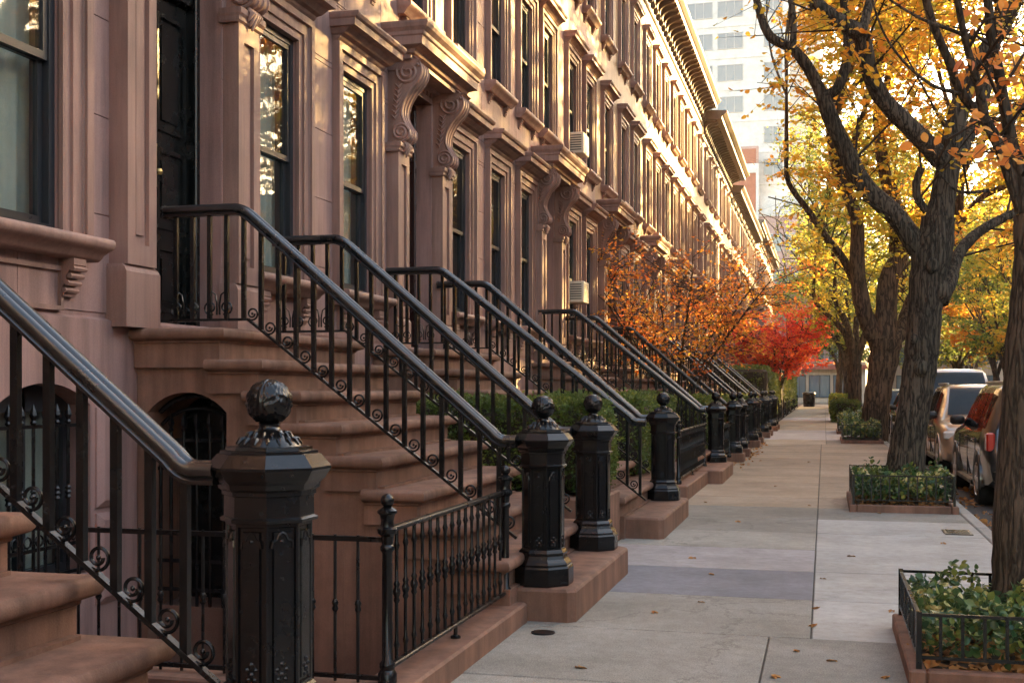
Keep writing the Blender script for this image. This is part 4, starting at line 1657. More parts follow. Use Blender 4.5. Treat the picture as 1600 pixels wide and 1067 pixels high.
def bark_tube(mb, pts, rads, n, r, rough=0.06):
    P = catmull([tuple(p) for p in pts], 4) if len(pts) > 2 else [Vector(p) for p in pts]
    m = len(P)
    k = len(rads)
    RR = []
    for i in range(m):
        t = i / (m - 1) * (k - 1)
        a = min(int(t), k - 2)
        RR.append((rads[a] * (1 - (t - a)) + rads[a + 1] * (t - a)) * (1 + r.uniform(-rough, rough)))
    base = len(mb.v)
    mb.tube(P, RR, n)
    # knobbly displacement
    for q in range(base, len(mb.v)):
        v = mb.v[q]
        d = rough * 0.25 * min(RR[0], 0.3)
        mb.v[q] = (v[0] + r.uniform(-d, d), v[1] + r.uniform(-d, d), v[2])
    return P


def make_tree(name, label, base, trunk, limbs, mats, seed, l1=(1.6, 3.0), step1=0.55, l2=(0.6, 1.2), step2=0.28, leafstep=0.075, leaf=(0.08, 0.055), ext=0, up=0.25, cat='tree', group=None,
              t_lo=0.25, sides=14, droop=0.25, spread=1.0, maxleaf=60000, twigs=True, ext_len=(2.0, 3.6), near=False, ext_z=0.0, knots=(), prune=None):
    r = random.Random(seed)
    barkm, leafm = mats
    root = empty(name, base, label, cat, group)
    tb = MB()
    bark_tube(tb, trunk[0], trunk[1], sides, r, 0.05)
    # root flare
    lb = MB()
    allp = []
    for pts, rads in limbs:
        P = bark_tube(lb, pts, rads, max(7, sides - 4), r, 0.05)
        allp.append((P, rads[-1]))
    # procedural continuation of the limbs into the upper crown
    ends = [(P[-1], (P[-1] - P[-3]).normalized(), rr) for P, rr in allp if P[-1].z > ext_z]
    for gen in range(ext):
        nxt = []
        for p, d, rr in ends:
            for _ in range(2 if gen else 3):
                dd = (d + rvec(r) * 0.65 + Vector((0, 0, up))).normalized()
                ln = r.uniform(*ext_len) * (0.85 ** gen)
                q1 = p + dd * ln * 0.5 + rvec(r) * 0.15
                q2 = p + (dd + rvec(r) * 0.25).normalized() * ln
                r2 = rr * 0.68
                P = bark_tube(lb, [p, q1, q2], [rr * 0.8, r2], 6, r, 0.04)
                allp.append((P, r2))
                nxt.append((P[-1], (P[-1] - P[-2]).normalized(), r2))
        ends = nxt
    for (kp, kr) in knots:
        base_n = len(tb.v)
        tb.lathe(0, 0, [(0.02, -1.0)] + [(math.sin(math.pi * i / 8), -math.cos(math.pi * i / 8)) for i in range(1, 8)] + [(0.02, 1.0)], 12)
        for q in range(base_n, len(tb.v)):
            v = Vector(tb.v[q]) * kr * r.uniform(0.88, 1.1)
            tb.v[q] = tuple(kp + Vector((v.x * 0.8, v.y * 0.55, v.z)))
    tr = tb.build('trunk', barkm, root, 60)
    if lb.v:
        lb.build('limbs', barkm, tr, 60)
    wb_ = MB()
    C, Dv, S = [], [], []

    def leaves_along(pts):
        ln = plen(pts)
        n = max(2, int(ln / leafstep))
        for i in range(n):
            t = 0.12 + 0.88 * (i + r.random()) / n
            p, d, _ = polyat(pts, min(t, 1))
            side = rvec(r)
            side.z *= 0.35
            dd = (d * 0.5 + side * 0.9 + Vector((0, 0, -droop * r.random() * 1.6))).normalized()
            C.append(p + dd * 0.015)
            Dv.append(dd)
            s_ = rvec(r)
            s_.z *= 0.45
            S.append(s_)

    for P, rr in allp:
        ln = plen(P)
        n1 = max(2, int(ln * (1 - t_lo) / step1))
        for i in range(n1):
            t = t_lo + (1 - t_lo) * (i + r.random()) / n1
            p, d, k = polyat(P, t)
            o = rvec(r)
            o = (o - d * o.dot(d))
            o.z = o.z * 0.7 + up * 0.6
            dd = (o.normalized() * spread + d * 0.55).normalized()
            L1 = r.uniform(*l1)
            q1 = p + dd * L1 * 0.5 + rvec(r) * 0.30 * L1 * 0.5
            q2 = p + dd * L1 + Vector((0, 0, -droop * 0.35 * L1)) + rvec(r) * 0.1 * L1
            if prune and q2.x < prune[1] + 0.5:
                continue
            B1 = [p, q1, q2]
            if twigs:
                wb_.tube(B1, [min(rr, 0.009 + 0.005 * L1), 0.009, 0.004], 5 if near else 4, False)
            n2 = max(2, int(L1 / step2))
            for jx in range(n2):
                t2 = 0.2 + 0.8 * (jx + r.random()) / n2
                p2, d2, _ = polyat(B1, t2)
                o2 = rvec(r)
                o2.z *= 0.5
                dd2 = (o2 + d2 * 0.7 + Vector((0, 0, 0.1))).normalized()
                L2 = r.uniform(*l2)
                B2 = [p2, p2 + dd2 * L2 * 0.5 + rvec(r) * 0.05, p2 + dd2 * L2 + Vector((0, 0, -droop * 0.4 * L2))]
                if twigs:
                    wb_.tube([B2[0], B2[2]] if not near else B2, [0.006, 0.002] if not near else [0.005, 0.003, 0.0015], 3, False)
                leaves_along(B2)
    if wb_.v:
        wb_.build('twigs', M['twig'], root, 60)
    if prune:
        hi_, lo_, fl_ = prune
        keep = [i for i, c in enumerate(C) if r.random() < max(fl_, min(1.0, (c.x - lo_) / (hi_ - lo_)))]
        C, Dv, S = [C[i] for i in keep], [Dv[i] for i in keep], [S[i] for i in keep]
    n = len(C)
    rs = np.random.RandomState(seed)
    if n > maxleaf:
        sel = rs.permutation(n)[:maxleaf]
        C, Dv, S = [C[i] for i in sel], [Dv[i] for i in sel], [S[i] for i in sel]
        n = maxleaf
    sz = rs.uniform(0.65, 1.25, n)
    me = leaf_mesh('crown', [tuple(c) for c in C], [tuple(c) for c in Dv], [tuple(c) for c in S], leaf[0] * sz, leaf[1] * sz, leafm, 0.16, 0.26 if near else 0.14, near)
    put('crown', me, root)
    print('TREE', label[:30], n, len(allp), len(wb_.f))
    return root


f_, U0_, H_, h_ = 1867.0, 1288.0, 606.0, 1.53
th_ = math.atan((U0_ - 800) / f_)
cth, sth = math.cos(th_), math.sin(th_)


def at(px, py, Y):
    """world point at street distance Y that the photograph shows at this pixel (used once, to measure the limbs)"""
    t = (px - 800) / f_
    X = (t * Y * cth - Y * sth) / (cth + t * sth)
    d = -X * sth + Y * cth
    return Vector((X, Y, h_ + (H_ - py) * d / f_))


def limb(pix, Y0, dY=0.0, w=1.0):
    """pixels with widths -> polyline and radii, stepping dY in depth along it"""
    pts, rad = [], []
    for k, (px, py, wd) in enumerate(pix):
        Y = Y0 + dY * k
        p = at(px, py, Y)
        d = -p.x * sth + p.y * cth
        pts.append(p)
        rad.append(wd * d / f_ / 2 * w)
    return pts, rad


# ---- near right tree with large orange leaves (thin stems)
T1 = Vector((1.13, 7.65, 0.05))
tr1 = limb([(1600, 965, 112), (1597, 900, 92), (1597, 800, 84), (1602, 650, 74), (1608, 500, 62), (1612, 400, 52), (1606, 335, 44)], 7.65, 0.0)
L1s = [limb([(1606, 345, 30), (1590, 260, 26), (1574, 190, 24), (1560, 110, 22), (1546, 30, 20), (1540, -60, 17)], 7.65, -0.03, 0.74),
       limb([(1596, 330, 26), (1565, 240, 24), (1540, 190, 23), (1505, 150, 20), (1480, 90, 18), (1455, 30, 17), (1438, -40, 15)], 7.65, -0.06, 0.74),
       limb([(1540, 190, 20), (1530, 140, 18), (1510, 70, 16), (1496, 0, 14), (1490, -60, 12)], 7.4, -0.1, 0.74),
       limb([(1606, 335, 30), (1640, 230, 26), (1660, 120, 24), (1700, 0, 20)], 7.65, 0.15, 0.74),
       limb([(1500, 147, 8), (1460, 135, 7), (1420, 105, 6), (1385, 60, 5), (1365, 10, 4)], 7.2, -0.08, 0.74),
       limb([(1545, 298, 8), (1500, 300, 6), (1475, 280, 5), (1455, 250, 4)], 7.3, -0.1, 0.74),
       limb([(1520, 60, 9), (1480, 45, 8), (1440, 30, 6), (1390, 0, 5), (1340, -40, 4)], 7.2, -0.05, 0.74)]
make_tree('street_tree', 'near right street tree with slim stems and large orange leaves', T1, tr1, L1s, (M['bark3'], M['leaf_orange']), 12, (0.3, 0.75), 0.12, (0.14, 0.34), 0.11, 0.062,
          (0.064, 0.048), 1, 0.2, near=True, ext_z=3.2, prune=(0.52, 0.28, 0.12), group='street trees in the sidewalk pits', t_lo=0.12, droop=0.5, maxleaf=9000, ext_len=(0.5, 0.9))

# ---- the big forked tree
T2Y = 16.5
T2 = at(1415, 742, T2Y)
T2.z = 0.05
tr2 = limb([(1410, 768, 74), (1414, 735, 60), (1419, 690, 54), (1428, 640, 50), (1435, 590, 51), (1440, 550, 52), (1444, 500, 50), (1448, 450, 54), (1454, 410, 60), (1462, 375, 56), (1466, 340, 50)], T2Y)
L2s = [limb([(1466, 350, 54), (1473, 310, 48), (1480, 270, 44), (1492, 200, 40), (1503, 155, 36), (1530, 94, 32), (1571, 37, 28), (1600, -30, 24)], T2Y, 0.02, 0.82),
       limb([(1448, 410, 44), (1430, 380, 42), (1399, 337, 38), (1350, 290, 35), (1320, 232, 32), (1296, 180, 30), (1286, 150, 28)], T2Y, 0.0, 0.82),
       limb([(1286, 152, 24), (1262, 105, 22), (1238, 77, 20), (1204, 58, 18), (1188, 22, 15), (1178, -20, 13), (1168, -70, 11)], T2Y, 0.02, 0.82),
       limb([(1286, 150, 22), (1308, 139, 20), (1322, 100, 19), (1325, 60, 18), (1318, 0, 15), (1314, -70, 12)], T2Y, 0.05, 0.82),
       limb([(1238, 78, 14), (1240, 40, 13), (1236, 0, 12), (1228, -60, 10)], T2Y, 0.08, 0.82),
       limb([(1470, 250, 40), (1455, 232, 38), (1425, 202, 36), (1382, 158, 33), (1358, 112, 32), (1346, 58, 32), (1322, 40, 30), (1275, 6, 26), (1240, -50, 20)], T2Y, -0.12, 0.82),
       limb([(1448, 330, 16), (1434, 310, 15), (1432, 285, 15), (1440, 262, 13)], T2Y, -0.05, 0.82),
       limb([(1470, 470, 30), (1484, 440, 28), (1496, 400, 24), (1530, 362, 20), (1590, 330, 15), (1650, 300, 12)], T2Y, 0.25, 0.82),
       limb([(1478, 280, 26), (1520, 200, 24), (1545, 120, 22), (1560, 40, 20), (1570, -50, 16)], T2Y, 0.5, 0.82),
       limb([(1346, 56, 18), (1360, 0, 17), (1380, -60, 14)], T2Y - 0.7, 0.2, 0.82)]
make_tree('street_tree', 'big dark forked street tree in the second planter with gold leaves', T2, tr2, L2s, (M['bark'], M['leaf_amber']), 23, (1.2, 2.6), 0.30, (0.5, 1.0), 0.22, 0.055,
          (0.095, 0.066), 3, 0.3, group='street trees in the sidewalk pits', t_lo=0.25, sides=18, maxleaf=72000, ext_z=6.3, prune=(-0.2, -1.5, 0.10), knots=[(at(1440, 575, T2Y - 0.22), 0.11), (at(1457, 415, T2Y - 0.25), 0.10), (at(1470, 455, T2Y - 0.1), 0.16), (at(1430, 530, T2Y - 0.18), 0.07)])

# ---- third tree, broad brown trunk
T3Y = 36.0
T3 = at(1366, 668, T3Y)
T3.z = 0.05
tr3 = limb([(1362, 684, 54), (1366, 665, 44), (1370, 630, 40), (1376, 590, 41), (1382, 555, 46), (1384, 530, 50)], T3Y)
L3s = [limb([(1378, 540, 30), (1361, 515, 27), (1346, 470, 25), (1339, 410, 23), (1338, 340, 20), (1310, 270, 17), (1296, 200, 14)], T3Y, -0.15),
       limb([(1385, 535, 34), (1385, 490, 32), (1388, 440, 30), (1402, 399, 27), (1400, 330, 24), (1380, 260, 20), (1372, 180, 16)], T3Y, 0.1),
       limb([(1392, 535, 26), (1410, 515, 24), (1424, 470, 20), (1460, 410, 17), (1500, 350, 14)], T3Y, 0.4),
       limb([(1339, 450, 14), (1318, 405, 12), (1292, 372, 11), (1265, 332, 10), (1232, 285, 8), (1229, 235, 7), (1229, 150, 5)], T3Y, -0.35),
       limb([(1338, 350, 14), (1326, 300, 12), (1330, 240, 11), (1352, 170, 9)], T3Y, -0.5)]
make_tree('street_tree', 'third street tree, broad brown trunk with yellow-green crown', T3, tr3, L3s, (M['bark2'], M['leaf_gold']), 31, (1.6, 3.2), 0.32, (0.6, 1.2), 0.24, 0.06,
          (0.135, 0.096), 3, 0.32, group='street trees in the sidewalk pits', t_lo=0.2, sides=16, maxleaf=72000, ext_z=6.0, prune=(-0.5, -2.0, 0.12))

# ---- farther trees of this side, crowns closing over the walk
def simple_tree(name, label, x, y, hgt, r0, leafm, seed, bark='bark2', fork=2.6, lean=0.0, nl=6, spread=0.75, group=None, leaf=(0.14, 0.10), maxleaf=45000, ext=2, low=False, step1=0.36, l1=(1.4, 2.8), ext_len=(2.0, 3.6)):
    r = random.Random(seed)
    base = Vector((x, y, 0.0))
    top = Vector((x + lean, y, fork))
    trunk = ([base + Vector((0, 0, -0.05)), base + Vector((lean * 0.2, 0, 0.35)), base.lerp(top, 0.55) + Vector((r.uniform(-0.1, 0.1), 0, 0)), top], [r0 * 1.45, r0 * 1.08, r0, r0 * 0.95])
    limbs = []
    for k in range(nl):
        a = 2 * math.pi * (k + r.random() * 0.7) / nl
        out = Vector((math.cos(a), math.sin(a), 0))
        hh = hgt * r.uniform(0.5, 0.72) - fork
        p1 = top + out * 0.5 * spread * hh * 0.35 + Vector((0, 0, hh * 0.35))
        p2 = top + out * spread * hh * 0.55 + Vector((0, 0, hh * 0.68)) + rvec(r) * 0.2
        p3 = top + out * spread * hh * 0.72 + Vector((0, 0, hh)) + rvec(r) * 0.3
        limbs.append(([top - Vector((0, 0, 0.25)), p1, p2, p3], [r0 * 0.6, r0 * 0.45, r0 * 0.32, r0 * 0.2]))
    return make_tree(name, label, base, trunk, limbs, (M[bark], M[leafm]), seed, l1, step1, (0.6, 1.2), 0.3, 0.070, leaf, ext, 0.28, group=group, t_lo=0.2, maxleaf=maxleaf, ext_len=ext_len, prune=(-0.5, -2.6, 0.12) if 0 < x < 3 else None)


GS = 'street trees in the sidewalk pits'
simple_tree('street_tree', 'fourth street tree along the sidewalk with yellow leaves', 1.35, 56, 12.5, 0.30, 'leaf_yellowgreen', 41, group=GS)
simple_tree('street_tree', 'fifth street tree along the sidewalk, small in the distance', 1.35, 74, 12.5, 0.30, 'leaf_yellowgreen', 42, group=GS, maxleaf=38000)
simple_tree('street_tree', 'farthest green street tree along this sidewalk', 1.2, 98, 12, 0.28, 'leaf_green', 43, group=GS, maxleaf=14000, leaf=(0.2, 0.15))
GO = 'trees across the street'
simple_tree('street_tree', 'amber tree across the street beyond the second parked car', 13.2, 62, 13, 0.28, 'leaf_amber', 51, 'bark2', 3.0, group=GO, maxleaf=11000, leaf=(0.26, 0.18), step1=0.6)
simple_tree('street_tree', 'green tree across the street, fifth in its row', 12.8, 93, 12, 0.26, 'leaf_green', 52, 'bark2', 2.6, group=GO, maxleaf=11000, leaf=(0.26, 0.18), step1=0.6)
simple_tree('street_tree', 'gold tree across the street behind the parked cars', 13.0, 74, 12, 0.24, 'leaf_gold', 53, 'bark2', 2.4, group=GO, maxleaf=11000, leaf=(0.26, 0.18), step1=0.6)
simple_tree('street_tree', 'yellow-green tree at the right edge behind the parked cars', 12.2, 84, 12, 0.26, 'leaf_yellowgreen', 91, 'bark2', 2.6, group=GO, maxleaf=26000, leaf=(0.18, 0.13))
simple_tree('street_tree', 'green tree seen between the big trunks across the street', 11.0, 108, 11, 0.26, 'leaf_green', 92, 'bark2', 2.4, group=GO, maxleaf=22000, leaf=(0.22, 0.16))
simple_tree('street_tree', 'distant amber tree across the street near the corner', 13.0, 100, 13, 0.26, 'leaf_amber', 54, 'bark2', 2.4, group=GO, maxleaf=38000, leaf=(0.22, 0.16))
simple_tree('street_tree', 'tall pale yellow tree across the street, leftmost of its row', 12.6, 46, 14, 0.30, 'leaf_gold', 55, 'bark2', 3.0, group=GO, maxleaf=11000, leaf=(0.26, 0.18), step1=0.6)
simple_tree('street_tree', 'gold street tree across the road, nearest the camera', 12.8, 24, 12.5, 0.28, 'leaf_gold', 65, 'bark2', 3.0, group=GO, maxleaf=11000, leaf=(0.26, 0.18), step1=0.6)  # out of view, added to shade and dapple the near facades
simple_tree('street_tree', 'amber street tree across the road, second from the camera', 12.8, 34.5, 12.5, 0.28, 'leaf_amber', 66, 'bark2', 3.0, group=GO, maxleaf=11000, leaf=(0.26, 0.18), step1=0.6)  # second out-of-view tree added for the same dappled shade
simple_tree('corner_tree', 'distant pale green tree beyond the cross street', -2.5, 133, 12, 0.25, 'leaf_yellowgreen', 56, 'bark2', 2.2, maxleaf=14000, leaf=(0.26, 0.18))
simple_tree('corner_tree', 'distant green tree at the far corner right of the walk', 5.5, 133, 12, 0.25, 'leaf_green', 57, 'bark2', 2.2, maxleaf=14000, leaf=(0.26, 0.18))
simple_tree('corner_tree', 'distant amber tree at the far corner behind the van', 15, 134, 13, 0.25, 'leaf_amber', 58, 'bark2', 2.2, maxleaf=14000, leaf=(0.26, 0.18))


# ---- small maples in the front yards (many stems from the ground)
def maple(name, label, x, y, hgt, rad, leafm, seed, n=9, leaf=(0.075, 0.05), maxleaf=16000, stemr=0.035, lean=(0, 0), l1=(0.7, 1.5), step1=0.3, leafstep=0.06, bark='bark3'):
    r = random.Random(seed)
    base = Vector((x, y, 0.0))
    trunk = ([base + Vector((0, 0, -0.05)), base + Vector((0, 0, 0.3)), base + Vector((0.02, 0, 0.62))], [stemr * 2.6, stemr * 2.2, stemr * 2.0])
    limbs = []
    for k in range(n):
        a = 2 * math.pi * (k + r.random() * 0.8) / n
        out = Vector((math.cos(a), math.sin(a), 0)) * rad * r.uniform(0.55, 1.0)
        hh = hgt * r.uniform(0.62, 0.95)
        st = base + Vector((0, 0, 0.5))
        limbs.append(([st, st + out * 0.28 + Vector((lean[0] * 0.2, lean[1] * 0.2, hh * 0.30)), st + out * 0.62 + Vector((lean[0] * 0.6, lean[1] * 0.6, hh * 0.56)), st + out + Vector((lean[0], lean[1], hh * 0.80))],
                      [stemr * 1.2, stemr, stemr * 0.7, stemr * 0.3]))
    return make_tree(name, label, base, trunk, limbs, (M[bark], M[leafm]), seed, l1, step1, (0.3, 0.7), 0.15, leafstep, leaf, 0, 0.15, t_lo=0.42, sides=8, droop=0.2, maxleaf=maxleaf)


maple('maple_tree', 'wide feathery orange maple with many thin stems leaning over the railings', -3.3, 27.2, 5.4, 2.6, 'leaf_maple', 61, 14, (0.075, 0.05), 9000, 0.028, (0.1, -0.5), (0.7, 1.6), 0.2, 0.06)
maple('maple_tree', 'small bright red maple above the round shrub', -2.25, 57.0, 5.7, 2.3, 'leaf_red', 62, 12, (0.14, 0.10), 11000, 0.05, (0.3, 0), (0.8, 1.7), 0.15, 0.05)


# ================================================================== HEDGES
def hedge(name, label, x0, x1, y0, y1, z0, z1, n, leaf, seed, mat='leaf_box', cat='hedge', group='clipped hedges in the front yards', roundness=0.12, bumps=0.05):
    rs = np.random.RandomState(seed)
    root = empty(name, ((x0 + x1) / 2, (y0 + y1) / 2, 0), label, cat, group)
    dx, dy, dz = x1 - x0, y1 - y0, z1 - z0
    # core: dense dark twigs
    b = MB()
    i_ = 0.10
    b.bbox(x0 + i_, x1 - i_, y0 + i_, y1 - i_, z0, z1 - i_, min(0.1, dy * 0.2))
    b.build('core', M['twig'], root)
    m = n
    face_areas = np.array([dx * dy, dx * dz, dx * dz, dy * dz, dy * dz])
    fi = rs.choice(5, m, p=face_areas / face_areas.sum())
    u, v = rs.rand(m), rs.rand(m)
    P = np.zeros((m, 3))
    N = np.zeros((m, 3))
    for f in range(5):
        s = fi == f
        if f == 0:
            P[s] = np.c_[x0 + u[s] * dx, y0 + v[s] * dy, np.full(s.sum(), z1)]
            N[s] = (0, 0, 1)
        elif f in (1, 2):
            P[s] = np.c_[x0 + u[s] * dx, np.full(s.sum(), y0 if f == 1 else y1), z0 + v[s] * dz]
            N[s] = (0, -1 if f == 1 else 1, 0)
        else:
            P[s] = np.c_[np.full(s.sum(), x0 if f == 3 else x1), y0 + u[s] * dy, z0 + v[s] * dz]
            N[s] = (-1 if f == 3 else 1, 0, 0)
    # round the edges and add lumps
    c = np.array([(x0 + x1) / 2, (y0 + y1) / 2, (z0 + z1) / 2])
    h = np.array([dx, dy, dz]) / 2
    q = (P - c) / h
    cnt = (np.abs(q) > 0.8).sum(1)
    P = P - (np.sign(q) * np.clip(np.abs(q) - 0.8, 0, 1) * h * roundness * 2.0) * (cnt > 1)[:, None]
    lump = np.sin(P[:, 0] * 5.3 + seed) * np.sin(P[:, 1] * 4.7 + 1) * np.sin(P[:, 2] * 6.1 + 2)
    lump2 = np.sin(P[:, 0] * 13 + seed) * np.sin(P[:, 1] * 11 + 1) * np.sin(P[:, 2] * 15 + 2)
    depth = -rs.rand(m) ** 2 * 0.12 + lump * bumps + lump2 * bumps * 0.5 + (rs.rand(m) < 0.04) * rs.rand(m) * 0.07
    P = P + N * depth[:, None]
    D_ = N * 0.6 + rs.normal(0, 0.7, (m, 3)) + np.array([0, 0, 0.25])
    S_ = rs.normal(0, 1, (m, 3))
    sz = rs.uniform(0.7, 1.3, m)
    me = leaf_mesh('foliage', P, D_, S_, leaf[0] * sz, leaf[1] * sz, M[mat])
    put('foliage', me, root)
    return root


hedge('boxwood_hedge', 'clipped boxwood hedge behind the pair of newels', -4.35, -2.0, 10.85, 11.75, 0.55, 1.42, 28000, (0.034, 0.022), 71)
hedge('boxwood_hedge', 'clipped boxwood hedge beyond the lone newel and its stoop', -4.3, -2.2, 15.2, 18.6, 0.4, 1.42, 20000, (0.045, 0.028), 72)
hedge('boxwood_hedge', 'green hedge strip behind the fence left of the orange maple', -4.3, -2.1, 22.2, 24.6, 0.3, 1.36, 15000, (0.05, 0.033), 73)
hedge('boxwood_hedge', 'green hedge under the orange maple', -4.3, -2.1, 27.6, 31.0, 0.3, 1.30, 15000, (0.05, 0.033), 74)
hedge('boxwood_hedge', 'sunlit narrow hedge between the iron newels', -3.6, -1.95, 34.0, 37.2, 0.2, 1.3, 12000, (0.06, 0.04), 75)
hedge('round_shrub', 'tall rounded green shrub past the last near stoops', -4.3, -2.05, 47.0, 58.0, 0.2, 2.35, 16000, (0.10, 0.065), 76, 'leaf_shrub', 'shrub', None, 0.5, 0.12)
hedge('round_shrub', 'farther rounded green shrub under the red maple', -4.3, -2.0, 61.5, 92.0, 0.2, 2.55, 16000, (0.14, 0.095), 77, 'leaf_shrub', 'shrub', None, 0.5, 0.14)
# raised stone edging before the hedges
for (a, c, l) in ((10.75, 11.85, 'stone edging under the boxwood hedge behind the pair of newels'), (15.1, 18.7, 'stone edging under the boxwood hedge beyond the lone newel')):
    tag(MB().bbox(-4.45, -1.95 - 0.03, a, c, 0, 0.52 if a < 12 else 0.38, 0.02).build('stone_edging', M['step']), l, 'stone edging', 'stone edgings under the hedges')


# ================================================================== TREE PITS
def pit(x0, x1, y0, y1, label, plabel, seed, nleaf, leaf, detail=True, hh=0.36, n_side=12, cz=0.09, lump=0.16, near=False):
    root = empty('tree_guard', ((x0 + x1) / 2, (y0 + y1) / 2, 0), label, 'tree guard', 'low iron guards round the tree pits')
    w = 0.085
    for (a, b_, c, d) in ((x0, x0 + w, y0, y1), (x1 - w, x1, y0, y1), (x0 + w + 0.003, x1 - w - 0.003, y0, y0 + w), (x0 + w + 0.003, x1 - w - 0.003, y1 - w, y1)):
        MB().bbox(a, b_, c, d, -0.02, cz, 0.010).build('edging_stone', M['step'], root)
    MB().box(x0 + w, x1 - w, y0 + w, y1 - w, -0.02, 0.05).build('soil', M['earth'], root)
    xa, xb, ya, yb = x0 + 0.05, x1 - 0.05, y0 + 0.05, y1 - 0.05
    zt = cz + hh - 0.09
    zb = cz + 0.05
    for (p, q) in (((xa, ya), (xb, ya)), ((xa, yb), (xb, yb)), ((xa, ya), (xa, yb)), ((xb, ya), (xb, yb))):
        for z in (zb, zt):
            b = MB()
            if p[1] == q[1]:
                b.box(p[0] + 0.009, q[0] - 0.009, p[1] - 0.008, p[1] + 0.008, z, z + 0.016)
            else:
                b.box(p[0] - 0.0085, p[0] + 0.0085, p[1] - 0.009, q[1] + 0.009, z + 0.001, z + 0.0175)
            b.build('guard_rail', M['iron_worn'], root)
        ln = abs(q[0] - p[0]) + abs(q[1] - p[1])
        n = max(3, int(ln / 0.105))
        for k in range(1, n):
            t = k / n
            px, py = p[0] + (q[0] - p[0]) * t, p[1] + (q[1] - p[1]) * t
            MB().box(px - 0.008, px + 0.008, py - 0.008, py + 0.008, zb + 0.016, zt).build('picket', M['iron_worn'], root)
    for (px, py) in ((xa, ya), (xb, ya), (xa, yb), (xb, yb)):
        MB().box(px - 0.014, px + 0.014, py - 0.014, py + 0.014, cz, zt + 0.022).build('corner_post', M['iron'], root)
    # planting
    rs = np.random.RandomState(seed)
    m = nleaf
    P = np.c_[rs.uniform(x0 + 0.08, x1 - 0.08, m), rs.uniform(y0 + 0.08, y1 - 0.08, m), np.zeros(m)]
    hmap = 0.10 + cz + lump * (0.9 + 0.5 * np.sin(P[:, 0] * 7 + seed) * np.sin(P[:, 1] * 6 + 1) + 0.35 * np.sin(P[:, 0] * 15 + 2) * np.sin(P[:, 1] * 17))
    P[:, 2] = hmap * (1 - 0.55 * rs.rand(m) ** 2) + (rs.rand(m) < 0.05) * rs.rand(m) * 0.05
    D_ = rs.normal(0, 0.7, (m, 3)) + np.array([0, 0, 0.15])
    S_ = rs.normal(0, 1, (m, 3)) * np.array([1, 1, 0.35])
    sz = rs.uniform(0.6, 1.3, m)
    me = leaf_mesh('ivy_bed', P, D_, S_, leaf[0] * sz, leaf[1] * sz, M['leaf_ivy'], 0.12, 0.2)
    o = put('ivy_bed', me)
    tag(o, plabel, 'ivy', 'ivy beds in the tree pits', 'stuff')
    return root


pit(0.42, 1.58, 6.42, 8.02, 'near low iron tree guard with brown stone edging at lower right', 'glossy green ivy filling the nearest tree pit', 81, 3400, (0.046, 0.037), lump=0.15)
pit(0.30, 1.58, 15.35, 17.4, 'iron tree guard round the big forked tree', 'dark green ivy round the foot of the big forked tree', 82, 3800, (0.06, 0.045), hh=0.44, lump=0.22)
pit(0.45, 1.58, 34.2, 37.0, 'iron tree guard round the broad brown trunk', 'ivy round the foot of the broad brown trunk', 83, 3200, (0.08, 0.06), hh=0.5, lump=0.3)
pit(0.40, 1.58, 41.0, 44.0, 'small distant tree guard beyond the broad brown trunk', 'ivy in the small distant tree pit', 84, 2500, (0.09, 0.07), hh=0.5, lump=0.4)
hedge('boxwood_hedge', 'low clipped hedge in the sidewalk beyond the ivy pits', 0.35, 1.5, 54.5, 58.5, 0.0, 0.95, 6000, (0.09, 0.06), 85)
hedge('boxwood_hedge', 'pale distant hedge in the sidewalk near the corner', 0.35, 1.5, 72.5, 76.5, 0.0, 1.1, 5000, (0.11, 0.08), 86, 'leaf_yellowgreen')

# dry leaves in the pits and gutter
def litter(label, n, xr, yr, z, seed, leaf=(0.08, 0.06), cat='fallen leaves', grp=None, power=1.0):
    rs = np.random.RandomState(seed)
    P = np.c_[xr[0] + (xr[1] - xr[0]) * rs.rand(n) ** power, rs.uniform(yr[0], yr[1], n), z + rs.rand(n) * 0.02]
    D_ = np.c_[rs.normal(0, 1, (n, 2)), rs.normal(0, 0.18, n)]
    S_ = np.c_[rs.normal(0, 1, (n, 2)), rs.normal(0, 0.18, n)]
    sz = rs.uniform(0.6, 1.3, n)
    o = put('leaf_litter', leaf_mesh('leaf_litter', P, D_, S_, leaf[0] * sz, leaf[1] * sz, M['leaf_dry'], 0.25, 0.25))
    return tag(o, label, cat, grp, 'stuff')


litter('dry brown leaves under the ivy in the nearest tree pit', 420, (0.5, 1.5), (6.5, 7.9), 0.055, 91)
litter('dry leaves under the ivy of the big forked tree', 250, (0.4, 1.5), (15.45, 17.3), 0.055, 92)
litter('drift of dry orange leaves in the gutter beside the parked cars', 900, (1.76, 3.0), (9.0, 30.0), -0.135, 93, (0.09, 0.065), power=2.2)
litter('dry leaves gathered at the foot of the distant newels', 200, (-1.95, -1.45), (22.5, 34), 0.003, 94, (0.07, 0.05))

